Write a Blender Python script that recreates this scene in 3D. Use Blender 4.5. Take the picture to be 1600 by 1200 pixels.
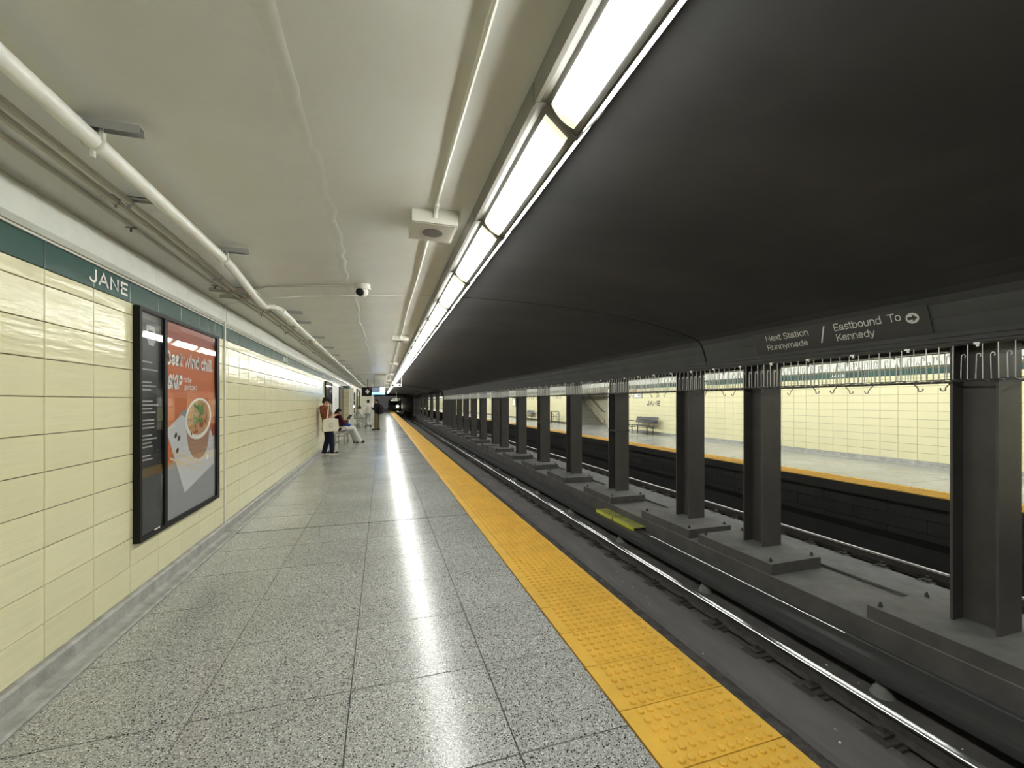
import bpy, bmesh, math, random
from mathutils import Vector, Matrix
random.seed(11)
S = bpy.context.scene
C = S.collection
for o in list(bpy.data.objects):
    bpy.data.objects.remove(o)
PI = math.pi

# ------------------------------------------------------------------ camera, world, exposure
YAW = 0.3040
cam = bpy.data.objects.new('camera', bpy.data.cameras.new('camera'))
C.objects.link(cam)
cam.location = (0, 0, 1.55)
cam.rotation_euler = (PI / 2, 0, -YAW)
cam.data.sensor_width = 36
cam.data.lens = 647 / 1600 * 36
cam.data.shift_y = 28 / 1600
cam.data.clip_start = 0.02
cam.data.clip_end = 400
S.camera = cam
W_ = bpy.data.worlds.new('station_dark')
W_.use_nodes = True
W_.node_tree.nodes['Background'].inputs[0].default_value = (1, 1, .97, 1)
W_.node_tree.nodes['Background'].inputs[1].default_value = 0.02
S.world = W_
S.view_settings.view_transform = 'Standard'
S.view_settings.look = 'None'
S.view_settings.exposure = 1.72
S.view_settings.gamma = 1
S.view_settings.use_curve_mapping = False
try:
    S.cycles.max_bounces = 10
    S.cycles.diffuse_bounces = 6
    S.cycles.glossy_bounces = 4
    S.cycles.sample_clamp_indirect = 6
    S.cycles.use_denoising = True
    S.cycles.caustics_reflective = False
except Exception:
    pass
LAMP = 9.0          # strength of the fluorescent lenses

# ------------------------------------------------------------------ materials
def nodes(m):
    m.use_nodes = True
    return m.node_tree, m.node_tree.nodes['Principled BSDF']

def mat(name, col, rough=.5, metal=0., var=0., vscale=3., bump=0., bscale=40., spec=.5, objvar=0., coat=0., col2=None, stretch=None, bdist=.01):
    m = bpy.data.materials.new(name)
    nt, b = nodes(m)
    L = nt.links
    b.inputs['Roughness'].default_value = rough
    b.inputs['Metallic'].default_value = metal
    b.inputs['Specular IOR Level'].default_value = spec
    b.inputs['Coat Weight'].default_value = coat
    b.inputs['Coat Roughness'].default_value = .03
    b.inputs['Base Color'].default_value = (*col, 1)
    geo = nt.nodes.new('ShaderNodeNewGeometry')
    pos = geo.outputs['Position']
    if stretch:
        mp = nt.nodes.new('ShaderNodeMapping')
        mp.inputs['Scale'].default_value = stretch
        L.new(pos, mp.inputs[0]); pos = mp.outputs[0]
    out = None
    if var or col2:
        n = nt.nodes.new('ShaderNodeTexNoise')
        n.inputs['Scale'].default_value = vscale
        n.inputs['Detail'].default_value = 5
        n.inputs['Roughness'].default_value = .62
        L.new(pos, n.inputs['Vector'])
        r = nt.nodes.new('ShaderNodeValToRGB')
        r.color_ramp.elements[0].position = .32
        r.color_ramp.elements[1].position = .68
        if col2:
            r.color_ramp.elements[0].color = (*col2, 1)
            r.color_ramp.elements[1].color = (*col, 1)
        else:
            r.color_ramp.elements[0].color = (*[c * (1 - var) for c in col], 1)
            r.color_ramp.elements[1].color = (*[min(1, c * (1 + var)) for c in col], 1)
        L.new(n.outputs['Fac'], r.inputs[0])
        out = r.outputs[0]
    if objvar:
        oi = nt.nodes.new('ShaderNodeObjectInfo')
        mr = nt.nodes.new('ShaderNodeMapRange')
        mr.inputs['To Min'].default_value = 1 - objvar
        mr.inputs['To Max'].default_value = 1 + objvar * .6
        L.new(oi.outputs['Random'], mr.inputs[0])
        mx = nt.nodes.new('ShaderNodeVectorMath'); mx.operation = 'SCALE'
        if out: L.new(out, mx.inputs[0])
        else: mx.inputs[0].default_value = col
        L.new(mr.outputs[0], mx.inputs['Scale'])
        out = mx.outputs[0]
    if out: L.new(out, b.inputs['Base Color'])
    if bump:
        n2 = nt.nodes.new('ShaderNodeTexNoise')
        n2.inputs['Scale'].default_value = bscale
        n2.inputs['Detail'].default_value = 4
        L.new(pos, n2.inputs['Vector'])
        bp = nt.nodes.new('ShaderNodeBump')
        bp.inputs['Strength'].default_value = bump
        bp.inputs['Distance'].default_value = bdist
        L.new(n2.outputs['Fac'], bp.inputs['Height'])
        L.new(bp.outputs[0], b.inputs['Normal'])
    return m

def emis(name, col, st):
    m = bpy.data.materials.new(name)
    nt, b = nodes(m)
    b.inputs['Base Color'].default_value = (*col, 1)
    b.inputs['Emission Color'].default_value = (*col, 1)
    b.inputs['Emission Strength'].default_value = st
    return m

def terrazzo(name, base, rough):
    m = bpy.data.materials.new(name)
    nt, b = nodes(m)
    L = nt.links
    geo = nt.nodes.new('ShaderNodeNewGeometry')
    v = nt.nodes.new('ShaderNodeTexVoronoi')
    v.inputs['Scale'].default_value = 210
    L.new(geo.outputs['Position'], v.inputs['Vector'])
    sep = nt.nodes.new('ShaderNodeSeparateColor')
    L.new(v.outputs['Color'], sep.inputs[0])
    r = nt.nodes.new('ShaderNodeValToRGB')
    r.color_ramp.interpolation = 'CONSTANT'
    e = r.color_ramp.elements
    e[0].position = 0; e[0].color = (.018, .018, .018, 1)
    e[1].position = .10; e[1].color = (*[c * .72 for c in base], 1)
    for p, k in ((.30, 1.0), (.55, 1.12), (.78, 1.4), (.92, 2.0)):
        x = e.new(p); x.color = (*[min(.9, c * k) for c in base], 1)
    L.new(sep.outputs[0], r.inputs[0])
    n = nt.nodes.new('ShaderNodeTexNoise'); n.inputs['Scale'].default_value = 1.3; n.inputs['Detail'].default_value = 4
    L.new(geo.outputs['Position'], n.inputs['Vector'])
    mr = nt.nodes.new('ShaderNodeMapRange'); mr.inputs['To Min'].default_value = .8; mr.inputs['To Max'].default_value = 1.18
    L.new(n.outputs['Fac'], mr.inputs[0])
    oi = nt.nodes.new('ShaderNodeObjectInfo')
    mo = nt.nodes.new('ShaderNodeMapRange'); mo.inputs['To Min'].default_value = .94; mo.inputs['To Max'].default_value = 1.05
    L.new(oi.outputs['Random'], mo.inputs[0])
    mu = nt.nodes.new('ShaderNodeMath'); mu.operation = 'MULTIPLY'
    L.new(mr.outputs[0], mu.inputs[0]); L.new(mo.outputs[0], mu.inputs[1])
    sc = nt.nodes.new('ShaderNodeVectorMath'); sc.operation = 'SCALE'
    L.new(r.outputs[0], sc.inputs[0]); L.new(mu.outputs[0], sc.inputs['Scale'])
    L.new(sc.outputs[0], b.inputs['Base Color'])
    rr = nt.nodes.new('ShaderNodeMapRange'); rr.inputs['To Min'].default_value = rough - .05; rr.inputs['To Max'].default_value = rough + .06
    L.new(n.outputs['Fac'], rr.inputs[0]); L.new(rr.outputs[0], b.inputs['Roughness'])
    return m

def glassy(name):
    m = bpy.data.materials.new(name)
    m.use_nodes = True
    nt = m.node_tree
    nt.nodes.clear()
    o = nt.nodes.new('ShaderNodeOutputMaterial')
    mx = nt.nodes.new('ShaderNodeMixShader')
    t = nt.nodes.new('ShaderNodeBsdfTransparent')
    g = nt.nodes.new('ShaderNodeBsdfGlossy'); g.inputs['Roughness'].default_value = .015
    f = nt.nodes.new('ShaderNodeFresnel'); f.inputs['IOR'].default_value = 1.6
    ge = nt.nodes.new('ShaderNodeNewGeometry')
    bf = nt.nodes.new('ShaderNodeMath'); bf.operation = 'SUBTRACT'; bf.inputs[0].default_value = 1
    mm = nt.nodes.new('ShaderNodeMath'); mm.operation = 'MULTIPLY'
    nt.links.new(ge.outputs['Backfacing'], bf.inputs[1]); nt.links.new(f.outputs[0], mm.inputs[0]); nt.links.new(bf.outputs[0], mm.inputs[1])
    nt.links.new(mm.outputs[0], mx.inputs[0]); nt.links.new(t.outputs[0], mx.inputs[1]); nt.links.new(g.outputs[0], mx.inputs[2])
    nt.links.new(mx.outputs[0], o.inputs[0])
    return m

def lens_mat(st):
    m = emis('fluorescent_lens', (.985, 1, .95), st)
    nt = m.node_tree; b = nt.nodes['Principled BSDF']; L = nt.links
    tc = nt.nodes.new('ShaderNodeTexCoord')
    sx = nt.nodes.new('ShaderNodeSeparateXYZ'); L.new(tc.outputs['Object'], sx.inputs[0])
    ab = nt.nodes.new('ShaderNodeMath'); ab.operation = 'ABSOLUTE'; L.new(sx.outputs[1], ab.inputs[0])
    ge = nt.nodes.new('ShaderNodeNewGeometry')
    n = nt.nodes.new('ShaderNodeTexNoise'); n.inputs['Scale'].default_value = 5; L.new(ge.outputs['Position'], n.inputs['Vector'])
    ad = nt.nodes.new('ShaderNodeMath'); ad.operation = 'MULTIPLY_ADD'; ad.inputs[1].default_value = .22
    L.new(n.outputs['Fac'], ad.inputs[0]); L.new(ab.outputs[0], ad.inputs[2])
    mr = nt.nodes.new('ShaderNodeMapRange'); mr.inputs['From Min'].default_value = .56; mr.inputs['From Max'].default_value = .69
    mr.inputs['To Min'].default_value = st; mr.inputs['To Max'].default_value = .26
    L.new(ad.outputs[0], mr.inputs[0]); L.new(mr.outputs[0], b.inputs['Emission Strength'])
    cr = nt.nodes.new('ShaderNodeMapRange'); cr.inputs['From Min'].default_value = .57; cr.inputs['From Max'].default_value = .66
    mx = nt.nodes.new('ShaderNodeMix'); mx.data_type = 'RGBA'
    L.new(ad.outputs[0], cr.inputs[0]); L.new(cr.outputs[0], mx.inputs[0])
    mx.inputs[6].default_value = (.985, 1, .95, 1); mx.inputs[7].default_value = (1, .93, .70, 1)
    L.new(mx.outputs[2], b.inputs['Emission Color'])
    return m

M = dict(
    cream=mat('cream_glazed_tile', (.86, .82, .545), .15, objvar=.025, bump=.45, bscale=8, bdist=.010, stretch=(1, .3, 3.2), spec=.4),
    green=mat('green_glazed_tile', (.045, .11, .10), .16, objvar=.12, bump=.05, bscale=9),
    grout=mat('grout', (.17, .16, .085), .85),
    floor=terrazzo('terrazzo', (.34, .345, .335), .20),
    joint=mat('dark_joint', (.06, .06, .055), .8),
    curb=mat('terrazzo_curb', (.40, .40, .38), .45, var=.25, vscale=9, bump=.2, bscale=60),
    yellow=mat('yellow_tactile', (.70, .42, .058), .5, var=.09, vscale=6, objvar=.06, bump=.1, bscale=80),
    white=mat('white_gloss_paint', (.67, .675, .635), .34, var=.05, vscale=1.2, bump=.35, bscale=1.8, bdist=.03),
    cove=mat('cove_gloss_paint', (.84, .86, .81), .22, var=.04, vscale=3, bump=.5, bscale=4, bdist=.03),
    metalw=mat('painted_metal_white', (.70, .69, .62), .35),
    lip=mat('fixture_lip', (.26, .255, .23), .45),
    metalg=mat('painted_metal_grey', (.12, .118, .105), .5),
    pipe=mat('painted_pipe', (.86, .86, .80), .27, var=.05, vscale=8),
    pipeg=mat('painted_conduit', (.52, .50, .44), .4, var=.08, vscale=8),
    black=mat('black_ceiling_paint', (.092, .090, .091), .6, col2=(.062, .063, .068), vscale=.9, bump=.15, bscale=3, stretch=(.5, 1.2, 1), bdist=.02, spec=.3),
    beam=mat('dark_beam_paint', (.080, .080, .081), .6, var=.12, vscale=2, spec=.3),
    steel=mat('dark_column_paint', (.100, .094, .090), .5, var=.12, vscale=3, bump=.08, bscale=30),
    plinthside=mat('dark_concrete', (.120, .114, .108), .85, var=.2, vscale=3, bump=.25, bscale=45),  # darker concrete for the side faces of divider and plinths
    plinth=mat('pale_concrete', (.25, .247, .242), .85, var=.18, vscale=3, bump=.25, bscale=45),  # paler concrete, used for the upward faces of divider and plinths
    bed=mat('track_concrete', (.125, .119, .114), .85, var=.3, vscale=2.4, bump=.5, bscale=25),
    dirt=mat('track_dirt', (.15, .135, .125), .95, col2=(.06, .055, .052), vscale=9, bump=1, bscale=34, bdist=.03),
    lane=mat('drain_lane', (.165, .158, .153), .75, var=.18, vscale=4, stretch=(1, .2, 1)),
    railtop=mat('polished_rail', (.78, .78, .76), .22, metal=1),
    railfar=mat('worn_rail_head', (.80, .80, .78), .42, metal=1),
    rail=mat('rusty_rail', (.085, .076, .070), .7, var=.25, vscale=12),
    iron=mat('black_iron', (.075, .072, .07), .6),
    rubber=mat('dark_cover', (.085, .084, .084), .45),
    block=mat('dark_block', (.060, .058, .060), .7, objvar=.15, var=.15, vscale=3),
    galv=mat('galvanised_wire', (.66, .66, .64), .35, metal=.6),
    darkwire=mat('dark_wire', (.12, .12, .115), .5, metal=.3),
    hi=mat('safety_yellow', (.46, .46, .13), .6, var=.2, vscale=14),
    hie=mat('safety_yellow_edge', (.80, .80, .10), .5),
    blackframe=mat('black_powder_coat', (.008, .008, .009), .5, spec=.25),
    panel=mat('dark_panel', (.030, .032, .036), .4),
    orange=mat('print_orange', (.62, .16, .045), .5),
    red=mat('print_red', (.35, .06, .03), .5),
    pgrey=mat('print_grey', (.30, .31, .33), .5),
    pwhite=mat('print_white', (.92, .92, .89), .5),
    ptext=mat('print_small', (.45, .45, .45), .5),
    napkin=mat('print_napkin', (.66, .68, .70), .5),
    craft=mat('print_craft', (.44, .25, .16), .5),
    noodle=mat('print_noodle', (.74, .50, .24), .5, col2=(.42, .13, .05), vscale=70),
    herb=mat('print_herb', (.09, .22, .05), .5, col2=(.2, .36, .1), vscale=60),
    chop=mat('print_wood', (.74, .64, .50), .5),
    glass=glassy('case_glass'),
    signw=mat('sign_lettering', (.80, .80, .77), .5),
    signp=mat('sign_panel', (.060, .060, .061), .5),
    ink=mat('black_lettering', (.02, .02, .02), .5),
    lamp=lens_mat(LAMP),
    lampf=emis('fluorescent_lens_far', (.985, 1, .95), LAMP * 1.4),
    lampo=emis('fluorescent_side_lens', (.985, 1, .95), LAMP * .6),
    blue=emis('screen_blue', (.12, .42, 1), 1.6),
    screen=emis('screen_grey', (.05, .06, .08), 1.0),
    scrw=emis('screen_white', (.75, .9, 1), 1.3),
    head=emis('train_headlight', (1, .93, .62), 14),
    winlit=emis('train_window', (.8, .85, .6), .5),
    skin=mat('skin', (.55, .30, .21), .5),
    skind=mat('skin_dark', (.28, .15, .10), .5),
    hair=mat('dark_hair', (.018, .015, .013), .5, spec=.15),
    cap=mat('black_cap', (.02, .02, .022), .7, spec=.15),
    rust=mat('rust_shirt', (.26, .075, .04), .85, bump=.3, bscale=30),
    navy=mat('navy_trousers', (.018, .022, .045), .85, spec=.15),
    canvas=mat('canvas_tote', (.72, .68, .56), .9, bump=.3, bscale=25),
    maroon=mat('maroon_top', (.09, .018, .025), .85, spec=.15),
    whitecloth=mat('white_cloth', (.74, .73, .69), .85, bump=.3, bscale=18),
    greycloth=mat('grey_cloth', (.40, .41, .40), .85, bump=.3, bscale=18),
    blackcloth=mat('black_cloth', (.008, .008, .010), .85, spec=.15),
    olive=mat('olive_trousers', (.16, .13, .075), .85, spec=.15),
    bluebag=mat('blue_nylon', (.02, .05, .30), .6),
    shoe=mat('black_shoe', (.015, .015, .015), .6),
    sole=mat('white_sole', (.75, .74, .70), .6),
    bench=mat('bench_metal', (.07, .07, .075), .4, metal=.4),
    benchl=mat('bench_light_metal', (.50, .50, .48), .35, metal=.5),
    stair=mat('stair_stone', (.30, .29, .24), .6, var=.1),
    beige=mat('beige_tile', (.58, .54, .40), .35, var=.08, vscale=3),
    train=mat('train_body', (.16, .16, .16), .5),
)

# ------------------------------------------------------------------ mesh helpers
class MB:
    def __init__(s):
        s.v = []; s.f = []; s.m = []
    def add(s, vs, fs, mi=0):
        b = len(s.v)
        s.v += [tuple(v) for v in vs]
        s.f += [tuple(b + i for i in f) for f in fs]
        s.m += [mi] * len(fs)
        return s
    def box(s, x0, x1, y0, y1, z0, z1, mi=0):
        return s.add([(x0, y0, z0), (x1, y0, z0), (x1, y1, z0), (x0, y1, z0), (x0, y0, z1), (x1, y0, z1), (x1, y1, z1), (x0, y1, z1)],
                     [(0, 3, 2, 1), (4, 5, 6, 7), (0, 1, 5, 4), (1, 2, 6, 5), (2, 3, 7, 6), (3, 0, 4, 7)], mi)
    def cham(s, x0, x1, y0, y1, z0, z1, c, mi=0):
        """box with chamfered upright and top edges"""
        vs = []
        for z, k in ((z0, 0), (z1 - c, 0), (z1, c)):
            for (x, y) in ((x0 + c + k, y0 + k), (x1 - c - k, y0 + k), (x1 - k, y0 + c + k), (x1 - k, y1 - c - k), (x1 - c - k, y1 - k), (x0 + c + k, y1 - k), (x0 + k, y1 - c - k), (x0 + k, y0 + c + k)):
                vs.append((x, y, z))
        fs = [tuple(range(7, -1, -1)), tuple(range(16, 24))]
        for l in (0, 8):
            for i in range(8):
                j = (i + 1) % 8
                fs.append((l + i, l + j, l + 8 + j, l + 8 + i))
        return s.add(vs, fs, mi)
    def prism(s, poly, y0, y1, mi=0):
        """closed polygon of (x, z) drawn along y"""
        n = len(poly)
        vs = [(x, y0, z) for x, z in poly] + [(x, y1, z) for x, z in poly]
        fs = [tuple(range(n)), tuple(range(2 * n - 1, n - 1, -1))]
        fs += [(i, (i + 1) % n, n + (i + 1) % n, n + i) for i in range(n)]
        return s.add(vs, fs, mi)
    def prismx(s, poly, x0, x1, mi=0):
        n = len(poly)
        vs = [(x0, y, z) for y, z in poly] + [(x1, y, z) for y, z in poly]
        fs = [tuple(range(n)), tuple(range(2 * n - 1, n - 1, -1))]
        fs += [(i, (i + 1) % n, n + (i + 1) % n, n + i) for i in range(n)]
        return s.add(vs, fs, mi)
    def poly(s, pts, mi=0):
        return s.add(pts, [tuple(range(len(pts)))], mi)
    def tube(s, pts, r, n=8, mi=0, cap=True, radii=None):
        pts = [Vector(p) for p in pts]
        k = len(pts)
        up = None
        vs = []
        for i, p in enumerate(pts):
            d = (pts[min(i + 1, k - 1)] - pts[max(i - 1, 0)]).normalized()
            if up is None:
                up = Vector((0, 0, 1)) if abs(d.z) < .9 else Vector((1, 0, 0))
            a = d.cross(up)
            if a.length < 1e-5:
                a = d.cross(Vector((1, .3, 0)))
            a.normalize()
            b_ = a.cross(d).normalized()
            up = b_
            rr = radii[i] if radii else r
            for j in range(n):
                t = 2 * PI * j / n
                vs.append(p + a * (rr * math.cos(t)) + b_ * (rr * math.sin(t)))
        fs = []
        for i in range(k - 1):
            for j in range(n):
                j2 = (j + 1) % n
                fs.append((i * n + j, i * n + j2, (i + 1) * n + j2, (i + 1) * n + j))
        if cap:
            fs.append(tuple(range(n - 1, -1, -1))); fs.append(tuple(range((k - 1) * n, k * n)))
        return s.add(vs, fs, mi)
    def cyl(s, p0, p1, r0, r1=None, n=12, mi=0):
        return s.tube([p0, p1], r0, n, mi, True, [r0, r0 if r1 is None else r1])
    def ball(s, c, r, n=10, mi=0):
        rx, ry, rz = (r, r, r) if not isinstance(r, tuple) else r
        h = max(4, n // 2 + 1)
        vs = [(c[0], c[1], c[2] - rz)]
        for i in range(1, h):
            t = PI * i / h - PI / 2
            for j in range(n):
                a = 2 * PI * j / n
                vs.append((c[0] + rx * math.cos(t) * math.cos(a), c[1] + ry * math.cos(t) * math.sin(a), c[2] + rz * math.sin(t)))
        vs.append((c[0], c[1], c[2] + rz))
        fs = []
        for j in range(n):
            fs.append((0, 1 + (j + 1) % n, 1 + j))
            fs.append((len(vs) - 1, 1 + (h - 2) * n + j, 1 + (h - 2) * n + (j + 1) % n))
        for i in range(h - 2):
            for j in range(n):
                fs.append((1 + i * n + j, 1 + i * n + (j + 1) % n, 1 + (i + 1) * n + (j + 1) % n, 1 + (i + 1) * n + j))
        return s.add(vs, fs, mi)
    def limb(s, a, b, ra, rb, n=12):
        """tapered capsule for bodies and clothes (remeshed into one skin afterwards)"""
        a, b = Vector(a), Vector(b)
        s.cyl(a, b, ra, rb, n); s.ball(a, ra, n); s.ball(b, rb, n)
        return s
    def mesh(s, name, mats, smooth=True, ang=35):
        me = bpy.data.meshes.new(name)
        me.from_pydata(s.v, [], s.f)
        for m in (mats if isinstance(mats, (list, tuple)) else [mats]):
            me.materials.append(m)
        if any(s.m):
            me.polygons.foreach_set('material_index', s.m)
        bm = bmesh.new(); bm.from_mesh(me)
        bmesh.ops.recalc_face_normals(bm, faces=bm.faces)
        bm.to_mesh(me); bm.free()
        if smooth:
            me.polygons.foreach_set('use_smooth', [True] * len(me.polygons))
            me.set_sharp_from_angle(angle=math.radians(ang))
        me.update()
        return me
    def obj(s, name, mats, parent=None, **k):
        return put(name, s.mesh(name, mats), parent, **k)

def put(name, me, parent=None, loc=None, rot=None, kind=None, label=None, cat=None, group=None, world=False, scale=None):
    o = bpy.data.objects.new(name, me)
    C.objects.link(o)
    if loc is not None: o.location = loc
    if rot is not None: o.rotation_euler = rot
    if scale is not None: o.scale = scale
    if parent is not None:
        o.parent = parent
        if world:      # the mesh is drawn in world coordinates below an Empty that stands at its base
            o.matrix_parent_inverse = parent.matrix_basis.inverted()
    if kind: o['kind'] = kind
    if label: o['label'] = label
    if cat: o['category'] = cat
    if group: o['group'] = group
    return o

def thing(name, label, cat, loc=(0, 0, 0), rz=0, group=None):
    return put(name, None, None, loc=loc, rot=(0, 0, rz), label=label, cat=cat, group=group)

def dup(root, loc, rz=None, label=None, group=None):
    r = root.copy(); C.objects.link(r)
    r.location = loc
    if rz is not None: r.rotation_euler = (0, 0, rz)
    if label: r['label'] = label
    if group: r['group'] = group
    for ch in list(root.children):
        c = ch.copy(); C.objects.link(c); c.parent = r
        for g in ch.children:
            d = g.copy(); C.objects.link(d); d.parent = c
    return r

def struct(mb, name, mats, parent=None):
    return mb.obj(name, mats, parent, kind=None if parent else 'structure')

def strip(profile, y0, y1, mi=None, thick=None):
    """open profile of (x, z) drawn along y with the given thickness vector"""
    mb = MB()
    dx, dz = thick
    for i, ((x0, z0), (x1, z1)) in enumerate(zip(profile, profile[1:])):
        mb.prism([(x0, z0), (x1, z1), (x1 + dx, z1 + dz), (x0 + dx, z0 + dz)], y0, y1, mi(i) if mi else 0)
    return mb

def arc(cx, cy, rx, ry, a0, a1, n=10):
    return [(cx + rx * math.cos(math.radians(a0 + (a1 - a0) * k / n)), cy + ry * math.sin(math.radians(a0 + (a1 - a0) * k / n))) for k in range(n + 1)]
_st = lambda x, h: [(x, 0), (x, h)]
GLYPH = {   # advance, strokes
    'A': (.66, [[(.05, 0), (.33, .72), (.61, 0)], [(.15, .22), (.51, .22)]]),
    'B': (.62, [[(.08, .72), *arc(.34, .545, .175, .175, 90, -90), (.08, .37)], [(.08, .37), *arc(.37, .185, .185, .185, 90, -90), (.08, 0)], _st(.08, .72)]),
    'E': (.56, [[(.5, .72), (.08, .72), (.08, 0), (.5, 0)], [(.08, .37), (.46, .37)]]),
    'I': (.24, [_st(.12, .72)]),
    'J': (.50, [[(.39, .72), *arc(.22, .18, .17, .18, 0, -165)]]),
    'K': (.62, [_st(.08, .72), [(.55, .72), (.08, .25)], [(.25, .41), (.57, 0)]]),
    'N': (.68, [[(.08, 0), (.08, .72), (.58, 0), (.58, .72)]]),
    'P': (.58, [_st(.08, .72), [(.08, .72), *arc(.35, .52, .19, .20, 90, -90), (.08, .32)]]),
    'R': (.60, [_st(.08, .72), [(.08, .72), *arc(.36, .53, .18, .19, 90, -90), (.08, .34)], [(.36, .34), (.54, 0)]]),
    'S': (.58, [[*arc(.29, .535, .20, .185, 15, 265, 14), *arc(.29, .178, .22, .178, 85, -165, 14)]]),
    'T': (.56, [[(.03, .72), (.53, .72)], _st(.28, .72)]),
    'a': (.53, [[*arc(.24, .36, .165, .17, 165, 0), (.405, .06), (.46, 0)], [(.405, .31), (.22, .29), *arc(.20, .145, .14, .145, 90, 280), (.40, .13)]]),
    'b': (.56, [_st(.08, .74), arc(.28, .265, .20, .265, 0, 360, 20)]),
    'c': (.50, [arc(.27, .265, .20, .265, 42, 318, 16)]),
    'd': (.56, [_st(.47, .74), arc(.27, .265, .20, .265, 0, 360, 20)]),
    'e': (.54, [[(.07, .28), (.47, .28), *arc(.27, .265, .20, .265, 3, 322, 18)]]),
    'g': (.56, [arc(.27, .265, .20, .265, 0, 360, 20), [(.47, .53), *arc(.27, -.05, .20, .14, 0, -160)]]),
    'h': (.54, [_st(.08, .74), [*arc(.265, .33, .185, .20, 180, 0), (.45, 0)]]),
    'i': (.22, [_st(.11, .45), [(.11, .72), (.11, .73)]]),
    'l': (.22, [_st(.11, .74)]),
    'm': (.84, [_st(.08, .53), [*arc(.245, .36, .165, .17, 180, 0), (.41, 0)], [*arc(.575, .36, .165, .17, 180, 0), (.74, 0)]]),
    'n': (.54, [_st(.08, .53), [*arc(.265, .33, .185, .20, 180, 0), (.45, 0)]]),
    'o': (.54, [arc(.27, .265, .20, .265, 0, 360, 20)]),
    'p': (.56, [[(.08, -.2), (.08, .53)], arc(.28, .265, .20, .265, 0, 360, 20)]),
    'r': (.34, [_st(.08, .53), arc(.26, .33, .18, .20, 180, 80, 6)]),
    's': (.48, [[*arc(.24, .39, .155, .14, 15, 265, 12), *arc(.24, .125, .17, .125, 85, -165, 12)]]),
    't': (.31, [[(.13, .68), (.13, .10), *arc(.22, .09, .09, .09, 180, 270, 4), (.26, 0)], [(.02, .53), (.27, .53)]]),
    'u': (.54, [[(.08, .53), *arc(.265, .20, .185, .20, 180, 360), (.45, .22)], _st(.45, .53)]),
    'w': (.76, [[(.03, .53), (.20, 0), (.38, .5), (.56, 0), (.73, .53)]]),
    'x': (.50, [[(.04, .53), (.45, 0)], [(.45, .53), (.04, 0)]]),
    'y': (.50, [[(.03, .53), (.25, .02)], [(.47, .53), (.22, -.10), (.15, -.19), (.05, -.19)]]),
    '.': (.20, [[(.10, .02), (.10, .03)]]),
    ' ': (.28, []),
}
def text_mesh(s_, m, w, h, bold=.0, depth=.002, spacing=1.):
    """lettering drawn as flat pen strokes, fitted to a w x h box, origin at the lower left"""
    pw = .088 + bold
    mb = MB()
    x = 0
    for ch in s_:
        adv, strokes = GLYPH[ch]
        for st in strokes:
            P = [Vector((p[0] + x, p[1] * (1 - pw / .72) + pw / 2, 0)) for p in st]
            closed = (P[0] - P[-1]).length < 1e-4 and len(P) > 3
            if not closed:
                P[0] = P[0] - (P[1] - P[0]).normalized() * pw / 2
                P[-1] = P[-1] + (P[-1] - P[-2]).normalized() * pw / 2
            n = len(P)
            Lp = []
            for i in range(n):
                d0 = (P[i] - P[i - 1]) if i else ((P[0] - P[-2]) if closed else P[1] - P[0])
                d1 = (P[i + 1] - P[i]) if i < n - 1 else ((P[1] - P[0]) if closed else P[-1] - P[-2])
                d0.normalize(); d1.normalize()
                n0 = Vector((-d0.y, d0.x, 0)); n1 = Vector((-d1.y, d1.x, 0))
                mm = (n0 + n1)
                mm = mm / max(.5, mm.dot(n0)) if mm.length > 1e-4 else n0
                Lp.append((P[i] + mm * pw / 2, P[i] - mm * pw / 2))
            vs = [(v.x, v.y, depth) for pr in Lp for v in pr]
            mb.add(vs, [(2 * i, 2 * i + 1, 2 * i + 3, 2 * i + 2) for i in range(n - 1)])
        x += adv * spacing + bold * .55
    xs_ = [v[0] for v in mb.v]; ys_ = [v[1] for v in mb.v]
    x0, x1, y0, y1 = min(xs_), max(xs_), min(ys_), max(ys_)
    mb.v = [((v[0] - x0) / (x1 - x0) * w, (v[1] - y0) / (y1 - y0) * h, v[2]) for v in mb.v]
    me = bpy.data.meshes.new('lettering')
    me.from_pydata(mb.v, [], mb.f); me.materials.append(m); me.update()
    return me

def frame_mat(origin, ux, uy):
    ux = Vector(ux).normalized(); uy = Vector(uy).normalized(); uz = ux.cross(uy)
    m = Matrix((ux, uy, uz)).transposed().to_4x4()
    m.translation = Vector(origin)
    return m

def lettering(s, parent, m, origin, ux, uy, w, h, name='lettering', **k):
    me = text_mesh(s, m, w, h, **k)
    me.transform(frame_mat(origin, ux, uy))
    return put(name, me, parent, world=True)

Y0, Y1 = -7.0, 104.0
NUM = ['nearest', 'second', 'third', 'fourth', 'fifth', 'sixth', 'seventh', 'eighth', 'ninth', 'tenth', 'eleventh', 'twelfth', 'thirteenth', 'fourteenth', 'fifteenth', 'sixteenth', 'seventeenth', 'eighteenth', 'nineteenth', 'twentieth']

# ================================================================== SETTING
# ---- near platform floor: terrazzo slabs laid with open joints on a bed
floor = struct(MB().box(-1.80, 1.128, Y0, Y1, -.22, -.012), 'floor', M['joint'])
xs = [-1.64, -.90, -.16, .58, 1.128]
slab_me = {}
for i in range(4):
    w = xs[i + 1] - xs[i] - .0055
    slab_me[i] = MB().cham(-w / 2, w / 2, -.3212, .3212, -.012, 0, .0012).mesh('slab', M['floor'], smooth=False)
far_slabs = MB()
for k in range(-5, 157):
    y = 1.73 + .65 * (k + .5)
    if y > Y1 - .4: break
    for i in range(4):
        cx = (xs[i] + xs[i + 1]) / 2
        if k < 68:
            put('slab', slab_me[i], floor, loc=(cx, y, 0), rot=(random.uniform(-.0006, .0006), random.uniform(-.0006, .0006), 0))
        else:
            w = xs[i + 1] - xs[i] - .004
            far_slabs.box(cx - w / 2, cx + w / 2, y - .323, y + .323, -.012, 0)
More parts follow.
